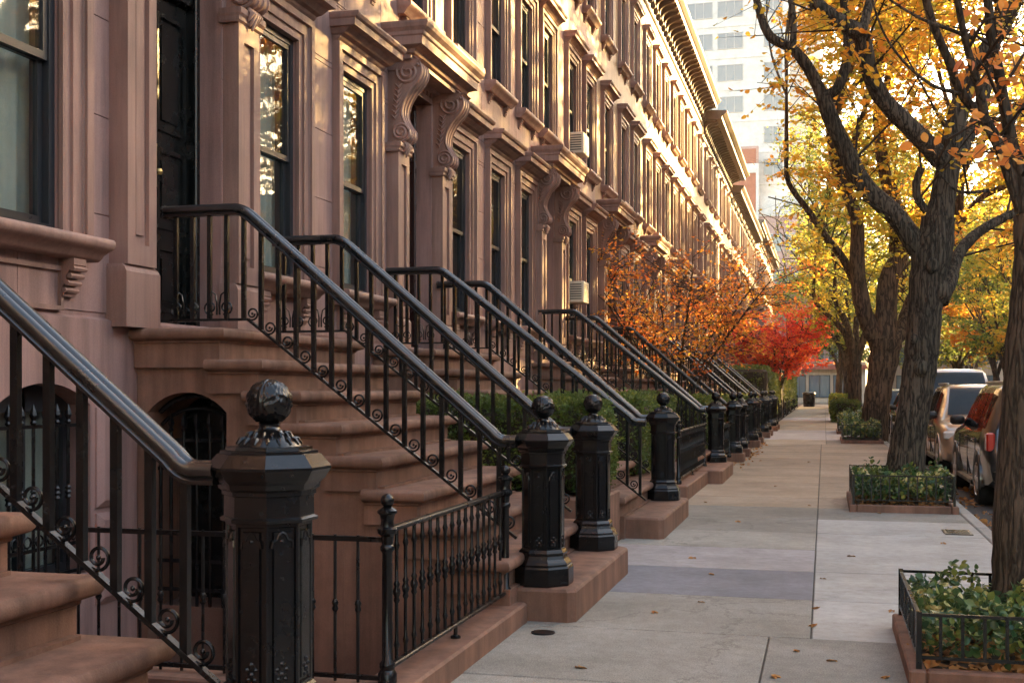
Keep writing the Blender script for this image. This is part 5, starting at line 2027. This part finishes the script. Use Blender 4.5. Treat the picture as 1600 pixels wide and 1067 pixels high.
LEAFM = []
for k in range(4):
    LEAFM.append(leaf_mesh('fallen_leaf', [(0, 0, 0)] * 3, [(1, 0.1, 0.04), (0.7, 0.75, 0.06), (0.7, -0.75, 0.05)], [(0, 1, 0.06 * k), (-0.7, 0.7, 0.1), (0.7, 0.7, -0.1)], np.array([0.085, 0.065, 0.06]) * (0.8 + 0.12 * k),
                           np.array([0.045, 0.036, 0.036]) * (0.8 + 0.12 * k), M['leaf_dry'], 0.2, 0.3))
spots = [(1095, 942, 'dry leaf on the grey slab just below the dark bluestone slab, right one of two'), (1018, 957, 'dry leaf on the grey slab just below the dark bluestone slab, left one of two'),
         (1108, 898, 'dry leaf lying on the dark bluestone slab'), (1083, 872, 'dry leaf lying on the lilac slab beyond the bluestone'), (1240, 1018, 'pale dry leaf on the front slab beside the long joint'),
         (1300, 1034, 'dry leaf at the bottom edge right of the long joint'), (1205, 1058, 'dry leaf at the very bottom left of the long joint'), (905, 1045, 'dry leaf on the front slab nearest the fence kerb'),
         (1395, 955, 'dry leaf close to the edging of the nearest tree pit'), (1390, 1060, 'dry leaf against the near corner of the nearest tree pit'), (1281, 951, 'upper dry leaf along the seam of the pale slabs'),
         (1277, 978, 'lower dry leaf along the seam of the pale slabs'), (1285, 905, 'topmost dry leaf along the seam of the pale slabs'), (1472, 849, 'dry leaf on the pale slabs below the utility cover'),
         (1371, 802, 'dry leaf against the front edging of the second tree pit'), (1330, 870, 'dry leaf in the middle of the pale slabs'), (1262, 790, 'dry leaf left of the second tree pit across the seam'),
         (1264, 722, 'distant dry leaf on the tan slabs near the seam'), (1190, 720, 'distant dry leaf on the tan slabs near the iron newels'), (1150, 815, 'dry leaf midway between plinth and seam on grey slabs'),
         (1213, 760, 'small dry leaf where the tan slabs begin'), (1100, 785, 'dry leaf beside the stone kerb of the farther spindle fence')]
rr = random.Random(8)
for k, (px, py, lab) in enumerate(spots):
    d = f_ * h_ / (py - H_)
    X = (px - U0_) * d * cth / f_
    Y = (d + X * sth) / cth
    o = put('fallen_leaf', LEAFM[k % 4], None, (X, Y, 0.010), rr.uniform(0, 6.28))
    o.scale = (0.72, 0.72, 0.72)
    tag(o, lab, 'fallen leaf', 'single fallen leaves on the sidewalk')

# drain disc and valve cover in the pavement
o = MB().lathe(-1.70, 7.27, [(0.075, 0.0), (0.075, 0.008), (0.06, 0.010), (0.02, 0.009)], 20).build('drain_cover', M['iron_worn'])
tag(o, 'small round dark cap set in the sidewalk by the plinth corner', 'drain cover')
vb = MB()
vb.bbox(1.22, 1.5, 13.2, 13.62, 0.0, 0.012, 0.004)
for k in range(6):
    vb.box(1.25, 1.47, 13.25 + k * 0.06, 13.275 + k * 0.06, 0.012, 0.016)
tag(vb.build('utility_cover', M['iron_worn']), 'dark rectangular utility cover in the pale slabs near the kerb', 'utility cover')


# ================================================================== PARKED CARS
def car_paint(name, base, metallic=0.4):
    m, nt, out = new_mat(name)
    b = nd(nt, 'ShaderNodeBsdfPrincipled')
    b.inputs['Base Color'].default_value = (*base, 1)
    b.inputs['Metallic'].default_value = metallic
    b.inputs['Roughness'].default_value = 0.32
    b.inputs['Coat Weight'].default_value = 1.0
    b.inputs['Coat Roughness'].default_value = 0.04
    geo = nd(nt, 'ShaderNodeNewGeometry')
    n1 = noise(nt, geo.outputs['Position'], 3.0, 5, 0.6)
    r = ramp(nt, [(0.35, base), (0.7, [min(1, c * 1.25 + 0.01) for c in base])])
    nt.links.new(n1.outputs[0], r.inputs[0])
    nt.links.new(r.outputs[0], b.inputs['Base Color'])
    nt.links.new(b.outputs[0], out.inputs[0])
    return m


M['car_black'] = car_paint('black_car_paint', (0.012, 0.012, 0.013), 0.2)
M['car_beige'] = car_paint('champagne_car_paint', (0.33, 0.245, 0.18), 0.5)
M['car_white'] = car_paint('white_car_paint', (0.66, 0.66, 0.66), 0.0)
M['car_grey'] = car_paint('grey_car_paint', (0.16, 0.16, 0.17), 0.5)

WH = {}


def wheel_meshes(r):
    if r in WH:
        return WH[r]
    b = MB()
    n = 28
    prof = [(r * 0.62, -0.10), (r * 0.80, -0.115), (r * 0.96, -0.105), (r, -0.08), (r, 0.08), (r * 0.96, 0.105), (r * 0.80, 0.115), (r * 0.62, 0.10)]
    rs = [[(z, a * math.cos(2 * math.pi * i / n), a * math.sin(2 * math.pi * i / n)) for i in range(n)] for a, z in prof]
    b.rings(rs)
    t = b.mesh('tyre', M['tyre'], 40)
    b = MB()
    rs = [[(z, a * math.cos(2 * math.pi * i / n), a * math.sin(2 * math.pi * i / n)) for i in range(n)] for a, z in ((r * 0.66, -0.108), (r * 0.62, -0.116), (r * 0.58, -0.09))]
    b.rings(rs, caps=False)
    for k in range(6):
        a = 2 * math.pi * k / 6
        ca, sa = math.cos(a), math.sin(a)
        pts = []
        for (rr_, ww) in ((0.04, 0.035), (r * 0.60, 0.028)):
            pts.append([(-0.112, rr_ * ca - ww * sa, rr_ * sa + ww * ca), (-0.112, rr_ * ca + ww * sa, rr_ * sa - ww * ca), (-0.085, rr_ * ca + ww * sa, rr_ * sa - ww * ca), (-0.085, rr_ * ca - ww * sa, rr_ * sa + ww * ca)])
        b.rings(pts)
    rs = [[(z, a * math.cos(2 * math.pi * i / n), a * math.sin(2 * math.pi * i / n)) for i in range(n)] for a, z in ((0.06, -0.09), (0.055, -0.118), (0.01, -0.122))]
    b.rings(rs)
    m_ = b.mesh('rim', M['rim'], 40)
    b = MB()
    rs = [[(z, a * math.cos(2 * math.pi * i / n), a * math.sin(2 * math.pi * i / n)) for i in range(n)] for a, z in ((r * 0.63, -0.075), (0.02, -0.074))]
    b.rings(rs)
    hb_ = b.mesh('brake_disc', M['plastic'])
    WH[r] = (t, m_, hb_)
    return WH[r]


def make_car(label, x0, y0, toward, paint, L=4.65, hw=0.92, H=1.66, hood=1.05, belt=1.02, kind='suv', cat='car', r=0.365):
    zg = -0.14
    xc = x0 + hw
    root = empty('parked_car', (xc, y0 + L / 2, zg), label, cat, 'cars parked along the kerb')

    def my(s):
        return y0 + s if toward else y0 + L - s
    van = kind == 'van'
    # s, halfwidth, zbottom, belt, top, top halfwidth
    hl = 0.75 if van else 1.22
    wsl = 0.62 if van else 0.70
    st = [(0.0, 0.70, 0.42, 0.62, 0.66, 0.62), (0.05, 0.80, 0.30, 0.74, 0.80, 0.68), (0.16, 0.875, 0.26, 0.86, 0.92, 0.74), (0.40, 0.91, 0.25, belt - 0.08, hood - 0.06, 0.76), (hl * 0.75, 0.92, 0.25, belt - 0.03, hood - 0.01, 0.77),
          (hl, 0.92, 0.25, belt, hood + 0.02, 0.78), (hl + wsl * 0.5, 0.92, 0.25, belt, (hood + H) / 2 + 0.02, 0.72), (hl + wsl, 0.92, 0.25, belt, H - 0.05, 0.66), (hl + wsl + 0.25, 0.92, 0.25, belt, H, 0.66),
          (L * 0.62, 0.92, 0.25, belt + 0.01, H + 0.01, 0.67), (L - 0.75, 0.92, 0.25, belt + 0.02, H, 0.67), (L - 0.42, 0.915, 0.25, belt + 0.02, H - 0.05, 0.66), (L - 0.22, 0.90, 0.27, belt + 0.0, belt + 0.28, 0.72), (L - 0.12, 0.885, 0.30, belt - 0.02, belt + 0.06, 0.76),
          (L - 0.03, 0.86, 0.34, 0.80, 0.86, 0.74), (L, 0.80, 0.40, 0.66, 0.70, 0.66)]
    if van:
        st[11] = (L - 0.30, 0.915, 0.25, belt + 0.02, H - 0.03, 0.68)
        st[12] = (L - 0.14, 0.90, 0.27, belt, belt + 0.45, 0.70)
        st[13] = (L - 0.08, 0.885, 0.30, belt - 0.02, belt + 0.06, 0.76)
    sc_ = hw / 0.92

    def section(s):
        for a, c in zip(st, st[1:]):
            if a[0] <= s <= c[0]:
                t = (s - a[0]) / (c[0] - a[0])
                return [u + (v - u) * t for u, v in zip(a, c)]
        return list(st[-1])
    ss = []
    for a, c in zip(st, st[1:]):
        n = max(1, int((c[0] - a[0]) / 0.2))
        for q in range(n):
            ss.append(a[0] + (c[0] - a[0]) * q / n)
    ss.append(L)
    rings_ = []
    for s in ss:
        _, w, zb, bl, tp, tw = section(s)
        w *= sc_
        tw *= sc_
        half = [(w * 0.80, zb), (w * 0.965, zb + 0.07), (w, (zb + bl) * 0.5), (w * 0.995, bl - 0.10), (w * 0.965, bl - 0.01), (tw + (w * 0.955 - tw) * 0.5, bl + (tp - bl) * 0.52), (tw + 0.015, tp - min(0.07, (tp - bl) * 0.3)), (tw - 0.06, tp), (tw * 0.5, tp + 0.018), (0.0, tp + 0.022)]
        ring = [(xc - hx, my(s), zg + z) for hx, z in half] + [(xc + hx, my(s), zg + z) for hx, z in reversed(half[:-1])]
        rings_.append(ring)
    b = MB()
    b.rings(rings_)
    body = b.build('body', paint, root, 42)

    def surf(s, v, side):
        """point on the glasshouse side, v=0 belt, 1 roof edge"""
        _, w, zb, bl, tp, tw = section(s)
        w *= sc_
        tw *= sc_
        zz = bl - 0.01 + (tp - min(0.07, (tp - bl) * 0.3) - bl + 0.01) * v
        hx = w * 0.965 + (tw + 0.015 - w * 0.965) * v
        if v < 0.55:
            pass
        return (xc + side * (hx + 0.012), my(s), zg + zz)
    # side windows
    g0, g1 = hl + 0.30, L - 0.42
    cuts = [g0, g0 + (g1 - g0) * 0.36, g0 + (g1 - g0) * 0.70, g1]
    for side in (-1, 1):
        for a, c in zip(cuts, cuts[1:]):
            b = MB()
            aa, cc = a + 0.04, c - 0.04
            n = 4
            lo = [surf(aa + (cc - aa) * q / n, 0.08, side) for q in range(n + 1)]
            hi = [surf(aa + (cc - aa) * q / n, 0.90, side) for q in range(n + 1)]
            if a == g0:
                hi = [surf(max(aa + (cc - aa) * q / n, hl + wsl * 0.92 + 0.02), 0.90, side) for q in range(n + 1)]
            b.rings([lo, hi], closed=False, caps=False)
            b.build('side_window', M['glass_car'], root)
    # windscreen and rear window
    for nm, sa, sb in (('windscreen', hl + 0.05, hl + wsl - 0.03), ('rear_window', L - 0.205, L - 0.43 if not van else L - 0.31)):
        b = MB()
        n = 6
        rows = []
        for q in range(3):
            s = sa + (sb - sa) * q / 2
            _, w, zb, bl, tp, tw = section(s)
            row = []
            for i in range(n + 1):
                u = -1 + 2 * i / n
                row.append((xc + u * (tw * sc_ - 0.07), my(s - (0.010 if nm == 'windscreen' else -0.012)), zg + tp + 0.014 + 0.018 * (1 - u * u)))
            rows.append(row)
        b.rings(rows, closed=False, caps=False)
        b.build(nm, M['glass_car'], root, 60)
    # wheels
    t, m_, dsc = wheel_meshes(r)
    for s in (0.86, L - 1.0):
        for side in (-1, 1):
            loc = (xc + side * (hw - 0.10), my(s), zg + r)
            w_ = put('wheel', t, root, loc, 0 if side < 0 else math.pi)
            o1 = put('rim', m_, w_, loc, 0)
            o2 = put('brake_disc', dsc, w_, loc, 0)
            b = MB()
            n = 20
            ra = r + 0.07
            ar = []
            for a in range(n + 1):
                th = math.pi * (-0.06 + 1.12 * a / n)
                c_, s_ = math.cos(th), math.sin(th)
                ar.append([(xc + side * (hw - 0.05), my(s) + (ra - 0.11) * c_, zg + r + (ra - 0.11) * s_), (xc + side * (hw + 0.006), my(s) + (ra - 0.02) * c_, zg + r + (ra - 0.02) * s_),
                           (xc + side * (hw + 0.010), my(s) + ra * c_, zg + r + ra * s_), (xc + side * (hw - 0.05), my(s) + ra * c_, zg + r + ra * s_)])
            b.rings(ar)
            b.build('wheel_arch', paint if kind != 'suvblack' else M['plastic'], root, 50)
            b = MB()
            cen = [(xc + side * (hw + 0.002), my(s), zg + r)]
            b.lathe(0, 0, [(0.0, 0.0)], 3) if False else None
            pts = [(xc + side * (hw + 0.003), my(s) + (ra - 0.03) * math.cos(2 * math.pi * i / 24), max(zg + 0.24, zg + r + (ra - 0.03) * math.sin(2 * math.pi * i / 24))) for i in range(24)]
            b.rings([pts, [(p[0] - side * 0.012, p[1], p[2]) for p in pts]])
            b.build('wheel_well', M['plastic'], root)
    # lamps, grille, plates, trim
    def bx(nm, s0, s1, xa, xb, za, zb, mat, bev=0.02):
        ya, yb = sorted((my(s0), my(s1)))
        xa, xb = sorted((xa, xb))
        MB().bbox(xa, xb, ya, yb, zg + za, zg + zb, bev).build(nm, M[mat] if isinstance(mat, str) else mat, root, 40)
    for side in (-1, 1):
        bx('headlight', 0.055, 0.42, xc + side * (hw * 0.60), xc + side * (hw * 0.955), 0.70, 0.86, 'lamp_clear', 0.03)
        bx('fog_lamp', 0.0, 0.08, xc + side * (hw * 0.55), xc + side * (hw * 0.72), 0.40, 0.47, 'lamp_clear', 0.02)
        bx('tail_light', L - 0.28, L - 0.045, xc + side * (hw * 0.87), xc + side * (hw * 0.985), 0.80, 1.06 if not van else 1.3, 'lamp_red', 0.02)
        bx('reflector', L - 0.06, L + 0.012, xc + side * (hw * 0.62), xc + side * (hw * 0.86), 0.56, 0.61, 'lamp_orange', 0.008)
        s = hl + 0.42
        p = surf(s, 0.12, side)
        mx = p[0]
        ya, yb = sorted((my(s - 0.06), my(s + 0.07)))
        MB().bbox(*sorted((mx - side * 0.02, mx + side * 0.20)), ya, yb, p[2] - 0.0, p[2] + 0.15, 0.035).build('mirror', M['plastic'] if kind != 'van' else paint, root, 50)
        for s_, in ((cuts[1] - 0.16,), (cuts[2] - 0.16,)):
            ya, yb = sorted((my(s_), my(s_ + 0.17)))
            MB().bbox(*sorted((xc + side * (hw * 0.985), xc + side * (hw + 0.035))), ya, yb, zg + belt - 0.14, zg + belt - 0.11, 0.008).build('door_handle', paint, root)
        for s_ in (g0 - 0.02, cuts[1], cuts[2] + 0.02):
            b = MB()
            ya = my(s_)
            b.box(*sorted((xc + side * (hw * 0.98), xc + side * (hw + 0.0035))), ya - 0.004, ya + 0.004, zg + 0.36, zg + belt - 0.10)
            b.build('door_seam', M['plastic'], root)
        ya, yb = sorted((my(hl + 0.15), my(L - 1.45)))
        MB().bbox(*sorted((xc + side * (hw - 0.05), xc + side * (hw + 0.03))), ya, yb, zg + 0.25, zg + 0.33, 0.015).build('side_step', M['plastic'], root)
        ya, yb = sorted((my(hl + wsl + 0.25), my(L - 0.5)))
        MB().bbox(*sorted((xc + side * (0.58 * sc_), xc + side * (0.62 * sc_))), ya, yb, zg + H + 0.012, zg + H + 0.05, 0.01).build('roof_rail', M['steel'] if kind != 'van' else paint, root)
    bx('grille', -0.012, 0.10, xc - hw * 0.50, xc + hw * 0.50, 0.58, 0.72, 'plastic', 0.02)
    bx('front_bumper', -0.03, 0.16, xc - hw * 0.78, xc + hw * 0.78, 0.34, 0.52, paint, 0.05)
    bx('rear_bumper', L - 0.14, L + 0.05, xc - hw * 0.90, xc + hw * 0.90, 0.36, 0.58, paint, 0.05)
    bx('number_plate', L + 0.02, L + 0.06, xc - 0.16, xc + 0.16, 0.66, 0.76, 'acwhite', 0.004)
    return root


make_car('black sport utility car seen from behind with red tail light, beside the near right trunk', 2.12, 17.3, False, M['car_black'], 4.75, 0.94, 1.72, 1.08, 1.05, 'suv')
make_car('champagne sport utility car facing the camera, second in the parked row', 2.12, 23.6, True, M['car_beige'], 4.7, 0.92, 1.72, 1.06, 1.02, 'suv')
make_car('tall white van with wide blue windscreen behind the champagne car', 2.15, 30.0, True, M['car_white'], 5.2, 0.98, 2.12, 1.22, 1.18, 'van', 'van')
make_car('dark grey parked car glimpsed between the two big trunks', 2.10, 37.2, True, M['car_grey'], 4.6, 0.90, 1.55, 1.0, 0.96, 'suv')
make_car('farther black parked car beyond the broad brown trunk', 2.10, 44.5, True, M['car_black'], 4.6, 0.90, 1.6, 1.0, 0.96, 'suv')


# ================================================================== FAR END AND OPPOSITE ROW
def glazed(parent, x0, x1, y, z0, z1, cols=2, frame='sash', rec=0.12, face=-1):
    """window in a wall facing -y"""
    b = MB()
    t = 0.07
    b.box(x0, x0 + t, y - 0.02, y + rec, z0, z1)
    b.box(x1 - t, x1, y - 0.02, y + rec, z0, z1)
    b.box(x0 + t, x1 - t, y - 0.02, y + rec, z1 - t, z1)
    b.box(x0 + t, x1 - t, y - 0.02, y + rec, z0, z0 + t)
    w_ = (x1 - x0 - 2 * t) / cols
    for k in range(1, cols):
        b.box(x0 + t + k * w_ - 0.03, x0 + t + k * w_ + 0.03, y - 0.02, y + rec, z0 + t, z1 - t)
    o = b.build('window', M[frame], parent)
    for k in range(cols):
        xa = x0 + t + k * w_ + (0.03 if k else 0)
        xb = x0 + t + (k + 1) * w_ - (0.03 if k < cols - 1 else 0)
        MB().box(xa, xb, y + 0.02, y + 0.03, z0 + t, z1 - t).build('pane', M['glass_far'], o)
    return o


M['glass_far'] = paint_mat('pale_reflecting_glass', (0.10, 0.13, 0.15), 0.06, 0.7, 0)
M['winframe'] = paint_mat('grey_window_frame', (0.35, 0.36, 0.37), 0.5, 0.4, 0)
TY = 133.0
tw = empty('tower', (-10, TY + 6, 0), 'tall white apartment tower with rows of wide windows above the cornices', 'tower')
b = MB()
b.box(-20, -3.7, TY, TY + 14, 21.0, 54)
b.box(-3.7, -0.4, TY + 5, TY + 14, 21.0, 54)
b.build('wall', M['tower'], tw)
for k in range(8):
    z = 24.4 + k * 3.5 - 0.2
    MB().box(-20.05, -3.65, TY - 0.06, TY, z - 0.55, z - 0.40).build('floor_band', M['tower'], tw)
    for (xa, xb) in ((-18.6, -15.8), (-14.8, -11.9), (-11.4, -8.6), (-6.4, -4.4)):
        if z < 28 and xa < -7:
            continue
        glazed(tw, xa, xb, TY - 0.05, z + 0.5, z + 2.3, 3 if xb - xa > 2.2 else 2, 'winframe')
pb = empty('brick_building', (-8, TY - 1, 0), 'mauve and red brick building with white trim below the tower', 'building')
b = MB()
b.box(-20, 3.0, TY - 1.5, TY + 10, 0, 21.0)
b.box(-20, -6.85, TY - 2.2, TY - 1.5, 0, 27.5)
b.build('wall', M['towerband'], pb)
b = MB()
b.box(-20, -7.1, TY - 2.35, TY - 2.2, 12, 24.6)
b.build('brick_panel', M['redbrick'], pb)
MB().box(-20, -7.1, TY - 2.34, TY - 2.2, 25.6, 27.2).build('brick_panel', M['redbrick'], pb)
MB().box(-20, -6.8, TY - 2.4, TY - 2.2, 24.6, 25.6).build('white_band', M['tower'], pb)
MB().box(-7.1, -6.8, TY - 2.4, TY - 2.2, 0, 24.6).build('white_band', M['tower'], pb)
MB().box(-6.8, 3.02, TY - 1.6, TY - 1.5, 20.0, 22.2).build('white_band', M['tower'], pb)
for k, xa in enumerate((-6.3, -4.1, -1.9, 0.4)):
    for z in (4.5, 8.3, 12.1, 16.2):
        glazed(pb, xa, xa + 1.9, TY - 1.56, z, z + 1.9, 2, 'winframe')
sh = empty('shop_building', (-0.5, TY - 3, 0), 'low beige building with big dark windows closing the end of the sidewalk', 'building')
b = MB()
b.box(-6.0, 4.2, TY - 1.95, TY - 1.62, 0, 4.3)
b.build('wall', M['beige'], sh)
MB().box(-6.1, 4.3, TY - 2.7, TY - 1.95, 3.5, 3.95).build('canopy', M['redbrick'], sh)
for xa, xb in ((-5.6, -3.6), (-3.2, -1.9), (-1.6, 0.6), (0.9, 3.4)):
    glazed(sh, xa, xb, TY - 2.0, 0.5, 2.9, 2, 'sash')

ab_ = empty('apartment_building', (22, TY + 8, 0), 'tan apartment building beyond the cross street, right side behind the trees', 'building')
b = MB()
b.box(6.5, 48, TY + 4, TY + 18, 0, 13)
b.build('wall', M['beige'], ab_)
for k in range(9):
    for q in range(4):
        glazed(ab_, 7.6 + k * 4.3, 9.4 + k * 4.3, TY + 3.95, 1.0 + q * 3.1, 2.9 + q * 3.1, 2, 'sash')
MB().box(6.3, 48.2, TY + 3.6, TY + 4.0, 12.6, 13.4).build('cornice', M['cornice'], ab_)

# opposite row
OX = 19.2
OWIN = MB()
OWIN.box(-0.08, 0.06, -0.62, -0.54, 0, 2.0).box(-0.08, 0.06, 0.54, 0.62, 0, 2.0).box(-0.08, 0.06, -0.54, 0.54, 1.92, 2.0).box(-0.08, 0.06, -0.54, 0.54, 0.96, 1.02).box(-0.18, 0.06, -0.75, 0.75, -0.12, 0.0)
OWIN = OWIN.mesh('window', M['tower'])
OPANE = MB().box(-0.03, 0.0, -0.54, 0.54, 0.0, 1.92).mesh('pane', M['glass_far'])
OLAB = ['behind the near right tree', 'right of the black car', 'right of the champagne car', 'right of the white van', 'behind the leftmost amber crowns', 'behind the gold tree across the street',
        'behind the green tree across the street', 'last before the far corner']
for k in range(8):
    a, c = 8 + k * 13.5, 8 + (k + 1) * 13.5
    ht = [13.6, 14.0, 14.2, 11.6, 10.2, 9.6, 9.6, 10.0][k]  # heights shaped to set where sun and shade fall on the near row
    hh = empty('opposite_house', (OX + 6, (a + c) / 2, 0), 'brown row house across the street, ' + OLAB[k], 'house', 'row houses across the street')
    MB().box(OX, OX + 12, a + 0.01, c - 0.01, -0.1, ht).build('wall', M['oppwall'], hh)
    b = MB()
    b.mould(-OX - 0.2, -OX, a + 0.01, c - 0.01, [(0.05, ht - 0.9), (0.1, ht - 0.5), (0.45, ht - 0.4), (0.55, ht - 0.1), (0.55, ht + 0.02)], 0)
    cb = MB()
    cb.add([(-v[0], v[1], v[2]) for v in b.v], [tuple(reversed(f)) for f in b.f])
    cb.build('cornice', M['cornice'], hh)
    for q in range(6):
        for z in (1.6, 4.6, 7.0, 11.0):
            if z + 2.6 > ht:
                continue
            loc = (OX, a + 1.5 + q * 2.1, z)
            w_ = put('window', OWIN, hh, loc)
            put('pane', OPANE, w_, (OX - 0.0, loc[1], z))

# street goes on unseen behind the camera: houses, trees added to cut skylight
for k in range(4):
    a, c = -39.4 + k * 10.0, -29.4 + k * 10.0
    hh = empty('brownstone_house', (FX - 5, (a + c) / 2, 0), 'brownstone house of the same row behind the camera, number %s back' % ('four', 'three', 'two', 'one')[k], 'house', 'brownstone row houses along the block')
    MB().box(FX - 11, FX, a + 0.01, c - 0.01, -0.1, 12.0).build('wall', M['facade'], hh)
    add_cornice(hh, a, c, 11.93, False)
    for q in range(5):
        for z in (2.5, 5.93, 9.2):
            loc = (FX, a + 1.0 + q * 2.0, z)
            o = put('window', OWIN, hh, loc, math.pi)
            put('pane', OPANE, o, loc, 0)
for k in range(4):
    a, c = -46 + k * 13.5, -46 + (k + 1) * 13.5
    hh = empty('opposite_house', (OX + 6, (a + c) / 2, 0), 'brown row house across the street behind the camera, number %s back' % ('four', 'three', 'two', 'one')[k], 'house', 'row houses across the street')
    MB().box(OX, OX + 12, a + 0.01, c - 0.01, -0.1, 9.8).build('wall', M['oppwall'], hh)
    for q in range(6):
        for z in (1.6, 4.6, 7.2):
            o = put('window', OWIN, hh, (OX, a + 1.5 + q * 2.1, z))
            put('pane', OPANE, o, (OX, a + 1.5 + q * 2.1, z))
for k, (x, y_, lm) in enumerate(((1.3, -15, 'leaf_amber'), (12.8, -13, 'leaf_amber'))):
    simple_tree('street_tree', ['street tree on this sidewalk behind the camera', 'tree across the street behind the camera'][k],
                x, y_, 12.5, 0.28, lm, 165 + k, 'bark2', 3.0, group=GS if x < 5 else GO, maxleaf=7000, leaf=(0.32, 0.22), step1=0.7)

# litter bin near the corner
tb = empty('litter_bin', (-1.2, 100, 0), 'dark litter bin at the far end of the sidewalk', 'litter bin')
MB().lathe(-1.2, 100, [(0.42, 0), (0.45, 0.05), (0.5, 1.0), (0.52, 1.05)], 14).build('body', M['iron_worn'], tb, 40)
MB().lathe(-1.2, 100, [(0.55, 1.05), (0.5, 1.15), (0.2, 1.25)], 14).build('lid', M['iron'], tb, 40)

# ================================================================== HAZE
HAZE = 0.0003
if HAZE:
    m, nt, out = new_mat('golden_haze')
    pv = nd(nt, 'ShaderNodeVolumePrincipled')
    pv.inputs['Color'].default_value = (1.0, 0.93, 0.82, 1)
    pv.inputs['Density'].default_value = HAZE
    pv.inputs['Anisotropy'].default_value = 0.45
    nt.links.new(pv.outputs[0], out.inputs['Volume'])
    hz_ = MB().box(-60, 60, -60, 165, -1.7, 55.5).build('haze', m)
    tag(hz_, 'thin golden autumn haze filling the street', 'haze', None, 'stuff')
print('OBJECTS TOTAL', len(bpy.data.objects), 'TRIS', sum(len(p.vertices) - 2 for me in bpy.data.meshes for p in me.polygons))
